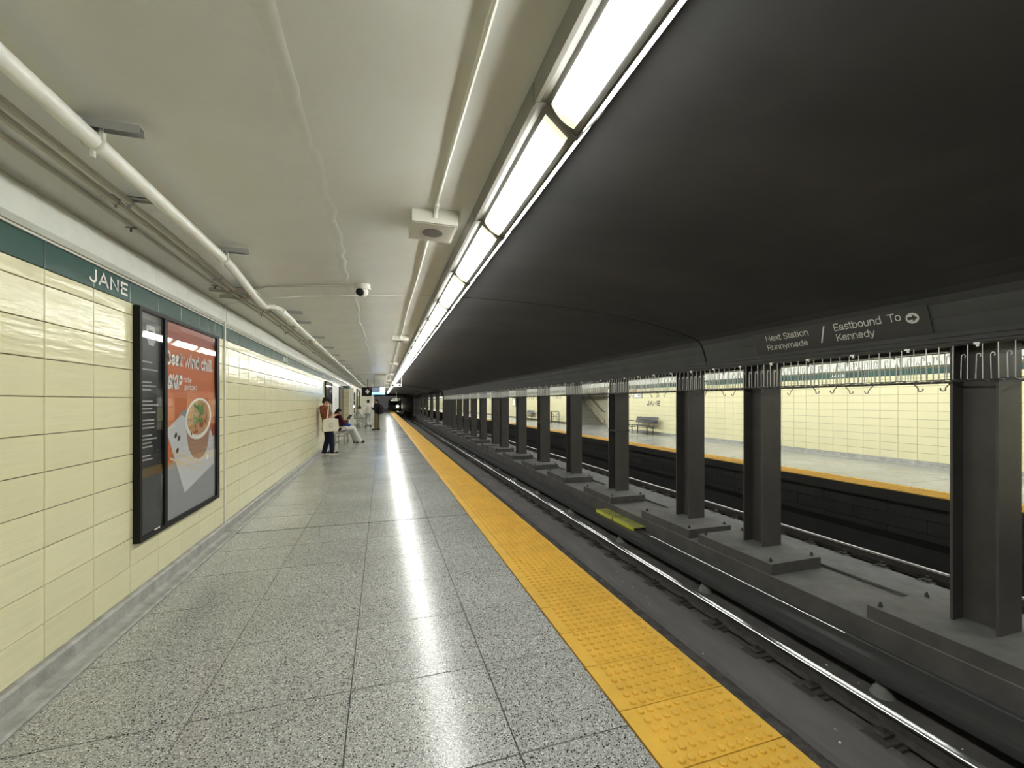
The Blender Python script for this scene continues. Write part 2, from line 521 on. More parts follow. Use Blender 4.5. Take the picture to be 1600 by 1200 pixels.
far_slabs.obj('slab', M['floor'], floor, kind='stuff')
# expansion joint strip in the floor
struct(MB().box(-1.64, 1.128, 5.622, 5.638, -.012, .0015), 'joint_strip', M['joint'], floor)

# ---- curb along the tiled wall, with its rounded foot
baseboard = struct(strip([(-1.795, .12), (-1.765, .118), (-1.752, .105), (-1.745, .03), (-1.715, .012), (-1.70, .010), (-1.66, .010), (-1.645, 0)], Y0, Y1, thick=(-.0, -.05)), 'baseboard_left', M['curb'])

# ---- left wall with its tiles
wall_left = struct(MB().box(-2.0, -1.80, Y0, 27.0, -.2, 2.75), 'wall_left', M['grout'])
ROWS = [(.12, .32), (.32, .53), (.53, .74), (.74, .95), (.95, 1.16), (1.16, 1.37), (1.37, 1.58), (1.58, 1.79), (1.79, 1.995), (1.995, 2.20), (2.20, 2.29)]
def wall_tile(h, m, w=.41, g=.005, t=.012):
    mb = MB()
    a, b_ = w / 2 - g * .7, h / 2 - g / 2
    c = .0025
    vs = [(0, -a, -b_), (0, a, -b_), (0, a, b_), (0, -a, b_), (t - c, -a, -b_), (t - c, a, -b_), (t - c, a, b_), (t - c, -a, b_),
          (t, -a + c, -b_ + c), (t, a - c, -b_ + c), (t, a - c, b_ - c), (t, -a + c, b_ - c)]
    fs = [(3, 2, 1, 0), (8, 9, 10, 11)]
    for l in (0, 4):
        for i in range(4):
            j = (i + 1) % 4
            fs.append((l + i, l + j, l + 4 + j, l + 4 + i))
    return mb.add(vs, fs).mesh('tile', m, smooth=False)
tm = {}
for z0, z1 in ROWS: tm[(z0, z1)] = wall_tile(z1 - z0, M['cream'])
tg = wall_tile(.155, M['green'])
TY = 2.97
rt = random.Random(3)
far_t = MB(); far_g = MB()
for k in range(-24, 59):
    yc = TY + .41 * (k + .5)
    if yc < -6.8: continue
    for z0, z1 in ROWS:
        if -4 <= k <= 22:
            put('tile', tm[(z0, z1)], wall_left, loc=(-1.80, yc, (z0 + z1) / 2), rot=(0, rt.uniform(-.0022, .0022), rt.uniform(-.0022, .0022)))
        else:
            d = rt.uniform(-.0006, .0006)
            far_t.add([(-1.788 + d, yc - .203, z0 + .002), (-1.788 - d, yc + .203, z0 + .002), (-1.788 - d + rt.uniform(-.0006, .0006), yc + .203, z1 - .002), (-1.788 + d, yc - .203, z1 - .002),
                       (-1.80, yc - .203, z0 + .002), (-1.80, yc + .203, z0 + .002), (-1.80, yc + .203, z1 - .002), (-1.80, yc - .203, z1 - .002)],
                      [(0, 1, 2, 3), (0, 4, 5, 1), (1, 5, 6, 2), (2, 6, 7, 3), (3, 7, 4, 0)])
    if -4 <= k <= 30:
        put('band_tile', tg, wall_left, loc=(-1.80, yc, 2.3675), rot=(0, 0, rt.uniform(-.002, .002)))
    else:
        far_g.box(-1.80, -1.788, yc - .203, yc + .203, 2.292, 2.443)
far_t.obj('tile', M['cream'], wall_left, kind='stuff')
far_g.obj('band_tile', M['green'], wall_left, kind='stuff')
trim = struct(MB().box(-1.80, -1.780, Y0, 27, 2.445, 2.457), 'trim_1', M['metalw'])
for yy in (3.54, 8.96, 14.38, -1.88):
    me = text_mesh('JANE', M['pwhite'], .42, .098, bold=.03, spacing=1.12)
    me.transform(frame_mat((-1.786, yy - .21, 2.322), (0, 1, 0), (0, 0, 1)))
    put('lettering', me, wall_left)
# vertical expansion joint cover on the wall
struct(MB().box(-1.80, -1.772, 5.685, 5.72, .11, 2.70).tube([(-1.77, 5.70, .12), (-1.762, 5.70, .06), (-1.735, 5.70, .025), (-1.64, 5.66, .006), (-1.60, 5.63, .003)], .006, 6), 'trim_2', M['metalw'])
# plastered cove above the tiles (with its seam at the expansion joint)
for nm, a, b_ in (('trim_3', Y0, 5.68), ('trim_4', 5.73, 27.0)):
    struct(MB().prism([(-2.0, 2.475), (-1.80, 2.475), (-1.770, 2.50), (-1.765, 2.56), (-1.772, 2.655), (-1.795, 2.695), (-1.83, 2.715), (-2.0, 2.72)], a, b_), nm, M['cove'])

# ---- vaulted ceiling: white over the platform, black over the track
PROF = [(-1.95, 2.66), (-1.79, 2.70), (-1.35, 2.81), (-.90, 2.862), (-.45, 2.903), (0, 2.94), (.35, 2.970), (.65, 2.992), (.93, 2.998),
        (1.3, 3.002), (1.76, 3.0), (2.31, 2.98), (2.7, 2.962), (3.03, 2.94), (3.6, 2.88), (4.0, 2.82), (4.34, 2.758), (4.7, 2.68), (4.95, 2.61), (5.06, 2.56), (5.12, 2.49), (5.175, 2.36), (5.22, 2.22), (5.235, 2.13)]
def ceil_piece(y0, y1, mirror=False, name='ceiling'):
    p = [(11.2 - x, z) for x, z in PROF] if mirror else PROF
    mb = strip(p, y0, y1, mi=lambda i: 0 if i < 8 else (1 if i < 19 else 2), thick=(0, .14))
    return struct(mb, name, [M['white'], M['black'], M['beam']])
ceiling = ceil_piece(Y0, 5.66)
ceil_b = ceil_piece(5.70, 37.0)
ceil_far = ceil_piece(Y0, 150.0, True)
struct(MB().box(-1.95, 13.2, Y0, 37.0, 3.18, 3.3), 'roof_slab', M['black'])
struct(MB().box(5.0, 13.2, 37.0, 150.2, 3.18, 3.3).box(5.5, 13.2, 150.0, 150.2, -1.4, 3.3), 'roof_slab', M['black'])
# cover strips over the expansion joints
def arch_strip(i0, i1, y, w, drop, name, m, parent):
    pts = PROF[i0:i1 + 1]
    mb = MB()
    for (x0, z0), (x1, z1) in zip(pts, pts[1:]):
        mb.prism([(x0, z0 - drop), (x1, z1 - drop), (x1, z1 + .02), (x0, z0 + .02)], y - w / 2, y + w / 2)
    return mb.obj(name, m, parent)
arch_strip(1, 7, 5.68, .05, .006, 'joint_cover', M['pipe'], ceil_b)
arch_strip(8, 18, 5.68, .045, -.02, 'joint_cover', M['ink'], ceil_b)
arch_strip(1, 7, 19.7, .06, .008, 'joint_cover', M['pipe'], ceil_b)
arch_strip(8, 20, 19.7, .05, .004, 'joint_cover', M['ink'], ceil_b)
# paint seam wandering along the white ceiling
def cz(x):
    for (x0, z0), (x1, z1) in zip(PROF, PROF[1:]):
        if x0 <= x <= x1: return z0 + (z1 - z0) * (x - x0) / (x1 - x0)
rs = random.Random(5)
for par, ya, yb in ((ceiling, -1.0, 5.6), (ceil_b, 5.75, 19)):
    mbs = MB(); y = ya; prev = None
    while y < yb:
        x = -.345 + rs.uniform(-.020, .020) + .015 * math.sin(y * 2.3)
        wl, wr = rs.uniform(.03, .08), rs.uniform(.006, .02)
        dz_ = rs.uniform(.0010, .0036)
        cur = [(x - wl, y, cz(x - wl) + .0002), (x - wl * .3, y, cz(x - wl * .3) - dz_ * .6), (x, y, cz(x) - dz_), (x + wr, y, cz(x + wr) + .0002)]
        if prev: mbs.add(prev + cur, [(0, 1, 5, 4), (1, 2, 6, 5), (2, 3, 7, 6)])
        prev = cur; y += rs.uniform(.05, .3)
    mbs.obj('paint_seam', M['white'], par)
# ---- beam over the column line
struct(MB().prism([(5.235, 2.13), (5.235, 2.22), (5.30, 2.5), (5.5, 3.18), (5.7, 3.18), (5.90, 2.5), (5.965, 2.22), (5.965, 2.13)], Y0, 37.0)
       .box(5.225, 5.236, Y0, 37.0, 2.128, 2.150).box(5.205, 5.222, Y0, 37.0, 2.175, 2.185), 'trim_5', M['beam'])

# ---- far side: wall, platform
FZ = -.05
XR = 12.87
wall_right = struct(MB().box(XR + .01, XR + .2, Y0, 21.8, -.2, 2.75).box(XR + .01, XR + .2, 27.4, 150, -.2, 2.150).box(XR + .01, XR + .2, 21.8, 27.4, 2.2, 2.75), 'wall_right', M['grout'])
tmr = {k: v.copy() for k, v in tm.items()}
fl = Matrix.Rotation(PI, 4, 'Z')
for v in tmr.values(): v.transform(fl)
tgr = tg.copy(); tgr.transform(fl)
ft2 = MB(); fg2 = MB()
for k in range(-33, 350):
    yc = 7.31 + .41 * (k + .5)
    if 21.7 < yc < 27.6 or yc > 149: continue
    for z0, z1 in ROWS:
        if -3 <= k <= 22:
            put('tile', tmr[(z0, z1)], wall_right, loc=(XR + .01, yc, (z0 + z1) / 2 + FZ), rot=(0, rt.uniform(-.002, .002), rt.uniform(-.002, .002)))
        else:
            ft2.box(XR - .002, XR + .01, yc - .203, yc + .203, z0 + .002 + FZ, z1 - .002 + FZ)
    if -3 <= k <= 22:
        put('band_tile', tgr, wall_right, loc=(XR + .01, yc, 2.3675 + FZ))
    else:
        fg2.box(XR - .002, XR + .01, yc - .203, yc + .203, 2.292 + FZ, 2.443 + FZ)
ft2.obj('tile', M['cream'], wall_right, kind='stuff')
fg2.obj('band_tile', M['green'], wall_right, kind='stuff')
for yy in (8.81, 14.2, 3.4):
    me = text_mesh('JANE', M['pwhite'], .42, .098, bold=.03, spacing=1.12)
    me.transform(frame_mat((XR - .004, yy + .21, 2.322 + FZ), (0, -1, 0), (0, 0, 1)))
    put('lettering', me, wall_right)
me = text_mesh('JANE', M['ink'], 1.05, .26, bold=.05, spacing=1.12)
me.transform(frame_mat((XR - .004, 18.06, 1.36), (0, -1, 0), (0, 0, 1)))
put('lettering', me, wall_right)
struct(MB().prism([(XR + .01, 2.44), (XR - .03, 2.45), (XR - .035, 2.62), (XR + .01, 2.70)], Y0, 150), 'trim_6', M['cove'])
struct(MB().prism([(XR + .01, .12 + FZ), (XR - .03, .11 + FZ), (XR - .045, .03 + FZ), (XR - .13, FZ + .008), (XR - .13, -.2), (XR + .01, -.2)], Y0, 21.8), 'baseboard_right', M['curb'])
far_plat = struct(MB().box(9.5, 15.2, Y0, 150, FZ - .2, FZ - .012), 'floor_far', M['joint'])
fs_me = MB().cham(-.8, .8, -.645, .645, -.012, 0, .0015).mesh('slab', M['floor'], smooth=False)
ffs = MB()
for k in range(0, 118):
    y = -5.6 + 1.3 * k
    for cx, w in ((10.31, 1.615), (11.93, 1.615)):
        if 5 < y < 24: put('slab', fs_me, far_plat, loc=(cx, y, FZ))
        else: ffs.box(cx - w / 2, cx + w / 2, y - .645, y + .645, FZ - .012, FZ)
ffs.box(12.74, 15.2, 21.8, 30.5, FZ - .012, FZ)
ffs.obj('slab', M['floor'], far_plat, kind='stuff')
struct(MB().box(8.86, 9.5, Y0, 150, FZ - .14, FZ - .018).box(8.872, 8.9, Y0, 150, FZ - .2, FZ - .14), 'far_platform_edge', M['block'])
# block wall under the far platform: courses of dark blocks with recessed joints
under = struct(MB().box(9.25, 9.5, Y0, 150, -1.3, -.2), 'wall_under_far_platform', M['joint'])
bl = MB().cham(-.008, .03, -.595, .595, -.118, .118, .003).mesh('block', M['block'], smooth=False)
for k in range(0, 36):
    for r_ in range(4):
        y = -3 + 1.2 * k + (.6 if r_ % 2 else 0)
        put('block', bl, under, loc=(9.225, y, -1.17 + .245 * r_))
# near platform: slab edge and wall below it
struct(MB().box(1.128, 1.775, Y0, Y1, -.22, -.018).box(1.755, 1.782, Y0, Y1, -.16, -.02), 'platform_edge', M['block'])
struct(MB().box(.9, 1.35, Y0, Y1, -1.3, -.22), 'wall_under_platform', M['block'])

# ---- tactile tiles
def tactile(w, l, mx, my, seg=8):
    mb = MB().box(-w / 2, w / 2, -l / 2, l / 2, -.018, 0)
    mb.box(-w / 2, -w / 2 + .035, -l / 2, l / 2, 0, .0022)
    for i in range(mx):
        for j in range(my):
            cx = -w / 2 + .07 + (w - .10) * (i + .5) / mx
            cy = -l / 2 + l * (j + .5) / my
            vs = []
            for rr, z in ((.0190, .0), (.0168, .0085), (.0128, .0105)):
                for a in range(seg):
                    vs.append((cx + rr * math.cos(2 * PI * a / seg), cy + rr * math.sin(2 * PI * a / seg), z))
            fs = [(o_ + a, o_ + (a + 1) % seg, o_ + seg + (a + 1) % seg, o_ + seg + a) for o_ in (0, seg) for a in range(seg)]
            fs.append(tuple(range(2 * seg, 3 * seg)))
            mb.add(vs, fs)
    return mb
edge = thing('tactile_strip', 'yellow tactile warning strip of domed tiles along the near platform edge', 'tactile paving', (1.45, 0, 0))
tac = tactile(.637, .354, 10, 6).mesh('tactile_tile', M['yellow'], smooth=False)
for k in range(-8, 130):
    put('tactile_tile', tac, edge, loc=(0, 1.45 + .36 * (k + .5), .004))
fe = MB()
for k in range(130, 282):
    y = 1.45 + .36 * (k + .5)
    fe.box(-.318, .318, y - .178, y + .178, -.018, .006)
fe.obj('tactile_tile', M['yellow'], edge, kind='stuff')
edge2 = thing('tactile_strip', 'yellow tactile warning strip edging the opposite platform beyond the columns', 'tactile paving', (9.18, 0, FZ))
tac2 = tactile(.637, .357, 10, 6, 6).mesh('tactile_tile', M['yellow'], smooth=False)
tac2.transform(Matrix.Rotation(PI, 4, 'Z'))
for k in range(5, 110):
    put('tactile_tile', tac2, edge2, loc=(0, .36 * (k + .5), .004))
MB().box(-.318, .318, 39.7, 150, -.018, .006).box(-.318, .318, Y0, 1.7, -.018, .006).obj('tactile_tile', M['yellow'], edge2, kind='stuff')

# ---- track beds, drain lanes, divider
struct(MB().box(.9, 9.5, Y0, 165, -1.45, -1.28), 'track_bed', M['bed'])
rd = random.Random(9)
mb = MB()
ny, nx = 260, 9
vs = []
for j in range(ny + 1):
    for i in range(nx + 1):
        x = 2.90 + .47 * i / nx
        vs.append((x, -1 + 42 * j / ny, -1.272 + (.03 if 0 < i < nx else -.012) * rd.random()))
fs = [(j * (nx + 1) + i, j * (nx + 1) + i + 1, (j + 1) * (nx + 1) + i + 1, (j + 1) * (nx + 1) + i) for j in range(ny) for i in range(nx)]
mb.add(vs, fs).obj('track_dirt', M['dirt'], kind='stuff', label='rough dark dirt lying along the track bed below the near platform edge', cat='dirt')
struct(MB().prism([(3.36, -1.29), (3.40, -1.235), (3.93, -1.235), (3.96, -1.29)], Y0, Y1), 'drain_lane', M['lane'])
struct(MB().prism([(7.0, -1.29), (7.03, -1.225), (8.0, -1.225), (8.04, -1.29)], Y0, 60), 'drain_lane_far', M['plinth'])
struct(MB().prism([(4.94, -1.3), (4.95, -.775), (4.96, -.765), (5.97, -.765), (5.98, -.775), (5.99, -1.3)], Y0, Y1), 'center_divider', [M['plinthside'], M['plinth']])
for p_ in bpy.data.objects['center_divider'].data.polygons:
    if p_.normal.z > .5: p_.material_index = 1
# litter
lit = MB()
for q in range(70):
    x, y = rd.uniform(2.95, 3.78), rd.uniform(1.5, 16)
    if rd.random() < .25: x = rd.uniform(4.42, 4.5)
    r_ = rd.uniform(.004, .014); a = rd.uniform(0, 3)
    c_, s_ = math.cos(a) * r_, math.sin(a) * r_
    z = -1.228
    lit.add([(x - c_, y - s_, z), (x + s_, y - c_, z + .004), (x + c_, y + s_, z + .006), (x - s_, y + c_, z + .002)], [(0, 1, 2, 3)])
lit.obj('litter', M['pwhite'], kind='stuff', label='tiny pale scraps of litter scattered over the near track bed', cat='litter')

# ================================================================== COLUMNS
cy = [2.287, 4.76, 6.32, 8.81, 11.30, 13.80, 16.32, 18.85, 20.42, 23.2, 25.75, 28.3, 30.9, 33.5, 36.1]
def hshape(x0, x1, y0, y1, tf, tw):
    xc = (x0 + x1) / 2
    return [(x0, y0), (x1, y0), (x1, y0 + tf), (xc + tw, y0 + tf), (xc + tw, y1 - tf), (x1, y1 - tf), (x1, y1), (x0, y1), (x0, y1 - tf), (xc - tw, y1 - tf), (xc - tw, y0 + tf), (x0, y0 + tf)]
def vprism(poly, z0, z1):
    n = len(poly)
    return MB().add([(x, y, z0) for x, y in poly] + [(x, y, z1) for x, y in poly], [tuple(range(n)), tuple(range(2 * n - 1, n - 1, -1))] + [(i, (i + 1) % n, n + (i + 1) % n, n + i) for i in range(n)])
shaft_me = vprism(hshape(-.18, .18, 0, .345, .022, .014), 0, 2.76).mesh('shaft', M['steel'], smooth=False)
shaft2_me = vprism(hshape(-.18, .18, 0, .345, .022, .014), 0, 3.5).mesh('shaft', M['steel'], smooth=False)
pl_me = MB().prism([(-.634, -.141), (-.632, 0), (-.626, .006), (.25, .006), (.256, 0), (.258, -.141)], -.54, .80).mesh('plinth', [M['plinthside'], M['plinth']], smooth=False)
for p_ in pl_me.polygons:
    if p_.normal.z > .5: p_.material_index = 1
band_me = MB().box(-.186, .186, -.012, .36, 0, .035).mesh('clamp_band', M['iron'])
bolt_me = MB().cyl((0, 0, 0), (0, 0, .03), .022, n=6).cyl((0, 0, .03), (0, 0, .05), .011, n=6).mesh('bolt', M['iron'])
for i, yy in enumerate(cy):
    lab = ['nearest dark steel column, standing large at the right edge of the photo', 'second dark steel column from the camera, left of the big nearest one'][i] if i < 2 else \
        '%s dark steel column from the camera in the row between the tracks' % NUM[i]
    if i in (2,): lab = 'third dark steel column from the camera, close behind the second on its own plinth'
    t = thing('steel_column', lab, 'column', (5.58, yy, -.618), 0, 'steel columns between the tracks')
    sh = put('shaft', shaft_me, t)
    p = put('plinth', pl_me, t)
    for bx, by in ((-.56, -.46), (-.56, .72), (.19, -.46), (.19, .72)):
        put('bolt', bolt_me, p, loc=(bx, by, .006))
    if i in (3, 5): put('clamp_band', band_me, t, loc=(0, 0, 1.45 if i == 3 else 1.4))
# columns past the end of the vault, without the tray
for j in range(8):
    t = thing('steel_column', 'plain dark column in the far row standing past the end of the wire tray', 'column', (5.58, 38.5 + 5.4 * j, -.618), 0, 'far columns past the wire tray')
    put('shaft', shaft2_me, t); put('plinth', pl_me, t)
struct(MB().box(5.45, 5.72, 78, 165, -.8, 3.3).box(5.40, 5.76, 37.0, 78, 2.75, 3.4), 'wall_between_tracks', M['beam'])

# ================================================================== RAILS
def rail_profile():
    return [(-.07, 0), (.07, 0), (.07, .012), (.012, .03), (.010, .115), (.034, .128), (.036, .150), (.028, .160), (-.028, .160), (-.036, .150), (-.034, .128), (-.010, .115), (-.012, .03), (-.07, .012)]
plate_me = MB().cham(-.26, .22, -.10, .10, -.012, .012, .006).cham(-.30, .26, -.135, .135, -.05, -.012, .006).mesh('tie_plate', M['rail'], smooth=False)
clip_me = MB().cham(.055, .19, -.045, .045, .012, .045, .008).cyl((.13, 0, .04), (.13, 0, .085), .022, n=6).mesh('rail_clip', M['iron'])
clip2_me = clip_me.copy(); clip2_me.transform(Matrix.Rotation(PI, 4, 'Z'))
for x, zb, lab, vis, yend in ((4.12, -1.24, 'polished running rail catching the light, nearest shiny rail to the platform', 1, 150),
                              (2.62, -1.24, 'running rail of the near track tucked beside the near platform wall', 0, 150),
                              (8.20, -1.235, 'running rail of the far track seen between the columns', 1, 60),
                              (6.72, -1.235, 'running rail of the far track hidden close behind the centre divider', 0, 60)):
    t = thing('running_rail', lab, 'rail', (x, 0, zb))
    MB().prism(rail_profile(), Y0, yend).obj('rail_body', M['rail'], t)
    MB().prism([(-.022, .1595), (-.031, .1575), (-.037, .1505), (-.036, .145), (-.031, .1605), (-.0, .1635), (.031, .1605), (.037, .149), (.027, .1595)] if x < 5 else [(-.0375, .146), (-.0365, .150), (.0, .1640), (.034, .1640), (.0375, .148), (.0375, .146)], Y0, yend).obj('polished_head', M['railtop'] if x < 5 else M['railfar'], t)
    n = 62 if vis else 20
    for k in range(-6, n):
        y = 5.42 + .61 * k
        p = put('tie_plate', plate_me, t, loc=(0, y, 0))
        put('rail_clip', clip_me, p); put('rail_clip', clip2_me, p)

def third_rail(x, lab, s, yend):
    t = thing('third_rail', lab, 'rail', (x, 0, -1.28))
    P = lambda pts: [(s * a, b_) for a, b_ in pts]
    MB().prism(P([(-.15, .15), (.05, .15), (.05, .17), (-.02, .20), (-.02, .26), (-.16, .235), (-.165, .19)]), Y0, yend).obj('lower_cover', M['rubber'], t)
    MB().prism(P([(-.10, .24), (-.02, .235), (.12, .26), (.165, .285), (.165, .32), (.06, .33), (-.09, .295)]), Y0, yend).obj('upper_cover', M['rubber'], t)
    MB().prism(P([(.132 + .032 * math.cos(2 * PI * q / 14), .322 + .020 * math.sin(2 * PI * q / 14)) for q in range(14)]), 3.2 if s > 0 else Y0, 6.6 if s > 0 else yend).obj('contact_strip', M['railtop'] if s > 0 else M['rail'], t)
    if s > 0: MB().prism(P([(.132 + .030 * math.cos(2 * PI * q / 14), .322 + .018 * math.sin(2 * PI * q / 14)) for q in range(14)]), 6.6, yend).prism(P([(.132 + .030 * math.cos(2 * PI * q / 14), .322 + .018 * math.sin(2 * PI * q / 14)) for q in range(14)]), Y0, 3.2).obj('strip_dull', M['rubber'], t)  # rest of the strip, kept dark: the shine's extent is set by material
    ins = MB().cyl((0, 0, 0), (0, 0, .06), .10, .075, 12).cyl((0, 0, .06), (0, 0, .10), .075, .05, 12).cyl((0, 0, .10), (0, 0, .16), .055, .05, 12).mesh('insulator', M['plinth'])
    for k in range(-2, 24):
        put('insulator', ins, t, loc=(-.06 * s, 5.05 + 2.3 * k, 0))
    return t
third_rail(4.68, 'dark covered third rail running beside the centre divider of the near track', 1, Y1)
third_rail(6.20, 'dark covered third rail of the far track beyond the centre divider', -1, 60)
for y0, y1, lab in ((7.80, 8.47, 'farther of two yellow boards lying on the third rail cover'), (6.98, 7.75, 'nearer of two yellow boards lying on the third rail cover')):
    t = thing('yellow_board', lab, 'board', (4.83, (y0 + y1) / 2, -.918))
    h = (y1 - y0) / 2
    MB().cham(-.15, .145, -h, h, -.004, .014, .003).obj('board', M['hi'], t)
    MB().box(-.158, -.146, -h, h, -.06, .016).box(-.158, -.13, -h, h, -.066, -.056).obj('edge_lip', M['hie'], t)
# cable along the divider's far edge
MB().tube([(5.93, y, -.748 + (.004 if int(y) % 2 else 0)) for y in range(-2, 38)], .016, 8).obj('cable', M['darkwire'], label='dark cable lying along the far edge of the centre divider', cat='cable')

# ================================================================== WIRE TRAY WITH HOOKS
def tray(x, s, lab, individual, y0, y1):
    t = thing('wire_tray', lab, 'cable tray', (x, 0, 1.765))
    for dx, dz, r_ in ((0, .325, .005), (.02 * s, 0, .0055), (.10 * s, -.012, .005)):
        MB().tube([(dx, y0, dz), (dx, y1, dz)], r_, 6).obj('long_wire', M['darkwire'], t)
    pin = MB().tube([(0, 0, .325), (0, 0, 0), (.02 * s, 0, -.004), (.10 * s, 0, -.014)], .0046, 6).mesh('pin', M['galv'])
    hookpts = [(.004 * s, 0, 0), (.004 * s, 0, .20)]
    for a in range(7):
        th = PI * 1.25 * a / 6
        hookpts.append((.004 * s, -.014 + .014 * math.cos(th), .215 + .02 * math.sin(th)))
    hk = MB().tube(hookpts, .0046, 6).mesh('hooked_pin', M['galv'])
    jp = [(.05 * s, 0, -.01), (.05 * s, -.055, -.075)]
    for a in range(7):
        th = -PI * .25 + -PI * .9 * a / 6
        jp.append((.05 * s, -.073 + .024 * math.cos(th) , -.085 + .022 * math.sin(th)))
    j1 = MB().tube(jp, .005, 6).mesh('drop_hook', M['darkwire'])
    j2 = j1.copy(); j2.transform(Matrix.Scale(-1, 4, (0, 1, 0)))
    lug = MB().box(-.022, .012, -.022, .022, .318, .336).box(-.010, .010, -.010, .010, .298, .318).mesh('lug', M['galv'])
    far1 = MB(); k = 0
    y = y0 + .05
    r = random.Random(4)
    while y < y1:
        if individual and 1.6 < y < 30:
            put('pin', pin, t, loc=(0, y, 0), rot=(r.uniform(-.012, .012), 0, 0))
            put('hooked_pin', hk, t, loc=(0, y + .048, 0), rot=(r.uniform(-.03, .03), 0, 0))
        else:
            for me in (pin, hk):
                yy = y + (.048 if me is hk else 0)
                far1.add([(v.co.x, v.co.y + yy, v.co.z) for v in me.vertices], [tuple(p.vertices) for p in me.polygons])
        y += .1035; k += 1
    far1.obj('pins', M['galv'], t, kind='stuff')
    y = 2.53
    while y < min(y1, 26):
        put('drop_hook', j2, t, loc=(0, y + .03, 0)); put('drop_hook', j1, t, loc=(0, y + .36, 0))
        y += 1.06
    y = 2.36
    while y < min(y1, 24):
        put('lug', lug, t, loc=(0, y, 0)); y += .53
    MB().box(.0, .14 * s, y0, y1, .336, .364).obj('top_bar', M['beam'], t)
tray(5.25, 1, 'wire tray of galvanised pins and hooks hung along the near side of the beam', True, -3.0, 37.0)
tray(5.96, -1, 'rear wire tray of hooks hung on the far track side of the beam', False, -3.0, 37.0)

# ---- direction sign on the curved fascia
t = thing('direction_sign', 'black direction sign with pale lettering on the curved fascia above the columns', 'sign', (5.165, 3.68, 2.37))
sd = Vector((.10, 0, -.26)).normalized(); su = -sd
nrm = Vector((-.26, 0, -.10)).normalized()
def sp(y, z):      # point on the sign plane at height z
    k = (2.50 - z) / .26
    return Vector((5.112 + .10 * k, y, z)) + nrm * .012
mb = MB()
a_, b_, c_, d_ = sp(4.66, 2.235), sp(2.66, 2.235), sp(2.66, 2.515), sp(4.66, 2.515)
mb.add([*(p for p in (a_, b_, c_, d_)), *(p - nrm * .03 for p in (a_, b_, c_, d_))], [(0, 1, 2, 3), (7, 6, 5, 4), (0, 4, 5, 1), (1, 5, 6, 2), (2, 6, 7, 3), (3, 7, 4, 0)])
put('sign_panel', mb.mesh('sign_panel', M['signp'], smooth=False), t, world=True)
for s_, y, z, w, h in (('Next Station', 4.465, 2.395, .60, .088), ('Runnymede', 4.475, 2.262, .575, .098), ('Eastbound  To', 3.552, 2.395, .665, .092), ('Kennedy', 3.552, 2.262, .405, .108)):
    lettering(s_, t, M['signw'], sp(y, z) + nrm * .001, (0, -1, 0), su, w, h, bold=.0)
q0, q1 = sp(3.735, 2.285), sp(3.66, 2.475)
dirv = Vector((0, -1, 0)) * .009
put('slash', MB().poly([q0 + nrm * .001 - dirv, q0 + nrm * .001 + dirv, q1 + nrm * .001 + dirv, q1 + nrm * .001 - dirv]).mesh('slash', M['signw'], smooth=False), t, world=True)
cc = sp(2.795, 2.405) + nrm * .0015
ux, uy = Vector((0, -1, 0)), su
put('arrow_disc', MB().poly([cc + ux * (.056 * math.cos(2 * PI * k / 24)) + uy * (.056 * math.sin(2 * PI * k / 24)) for k in range(24)]).mesh('arrow_disc', M['signw'], smooth=False), t, world=True)
AR = [(-.040, -.015), (.002, -.015), (.002, -.038), (.043, 0), (.002, .038), (.002, .015), (-.040, .015)]
put('arrow', MB().poly([cc + nrm * .0015 + ux * x + uy * y for x, y in AR]).mesh('arrow', M['signp'], smooth=False), t, world=True)

# ================================================================== CEILING LIGHTS
def make_light(label):
    t = thing('ceiling_light', label, 'light', (0, 0, 0))
    L2 = .63
    def face(p0, p1, t0, t1, off):
        (xa, za), (xb, zb) = p0, p1
        dx, dz = xb - xa, zb - za
        l = math.hypot(dx, dz); nx, nz = (dz / l, -dx / l) if dz < 0 else (dz / l, -dx / l)
        if nz > 0: nx, nz = -nx, -nz
        A = (xa + dx * t0 + nx * off, za + dz * t0 + nz * off); B = (xa + dx * t1 + nx * off, za + dz * t1 + nz * off)
        return A, B, (nx, nz)
    MB().prism([(.655, 2.885), (.70, 2.893), (.85, 2.772), (.862, 2.772), (.985, 2.915), (1.0, 2.93), (1.0, 3.02), (.655, 3.01)], -L2 + .006, L2 - .006).obj('housing', M['metalg'], t)
    MB().prism([(.648, 2.882), (.668, 2.880), (.668, 2.888), (.656, 2.888), (.656, 2.99), (.648, 2.99)], -L2 + .006, L2 - .006).obj('side_lip', M['lip'], t)
    A, B, n = face((.70, 2.893), (.85, 2.772), .13, .87, .003)
    arcp = []
    for q in range(9):
        f_ = q / 8; h_ = .017 * math.sin(PI * f_) ** .8
        arcp.append((A[0] + (B[0] - A[0]) * f_ + n[0] * h_, A[1] + (B[1] - A[1]) * f_ + n[1] * h_))
    MB().prism(arcp + [(B[0] - n[0] * .002, B[1] - n[1] * .002), (A[0] - n[0] * .002, A[1] - n[1] * .002)], -L2 + .035, L2 - .035).obj('lens', M['lamp'], t)
    A, B, n = face((.862, 2.772), (.985, 2.915), .10, .9, .003)
    MB().prism([A, B, (B[0] - n[0] * .002, B[1] - n[1] * .002), (A[0] - n[0] * .002, A[1] - n[1] * .002)], -L2 + .035, L2 - .035).obj('side_lens', M['lampo'], t)
    br = MB()
    br.prism([(.65, 2.878), (.70, 2.884), (.852, 2.760), (.862, 2.760), (.995, 2.912), (.985, 2.93), (.858, 2.785), (.70, 2.91), (.65, 2.905)], L2 - .018, L2 + .004)
    br.obj('end_bracket', M['metalg'], t)
    return t
L0 = make_light('nearest fluorescent light in the platform row, cut off by the top edge of the photo')
L0.location = (0, 1.74 - .63, 0)
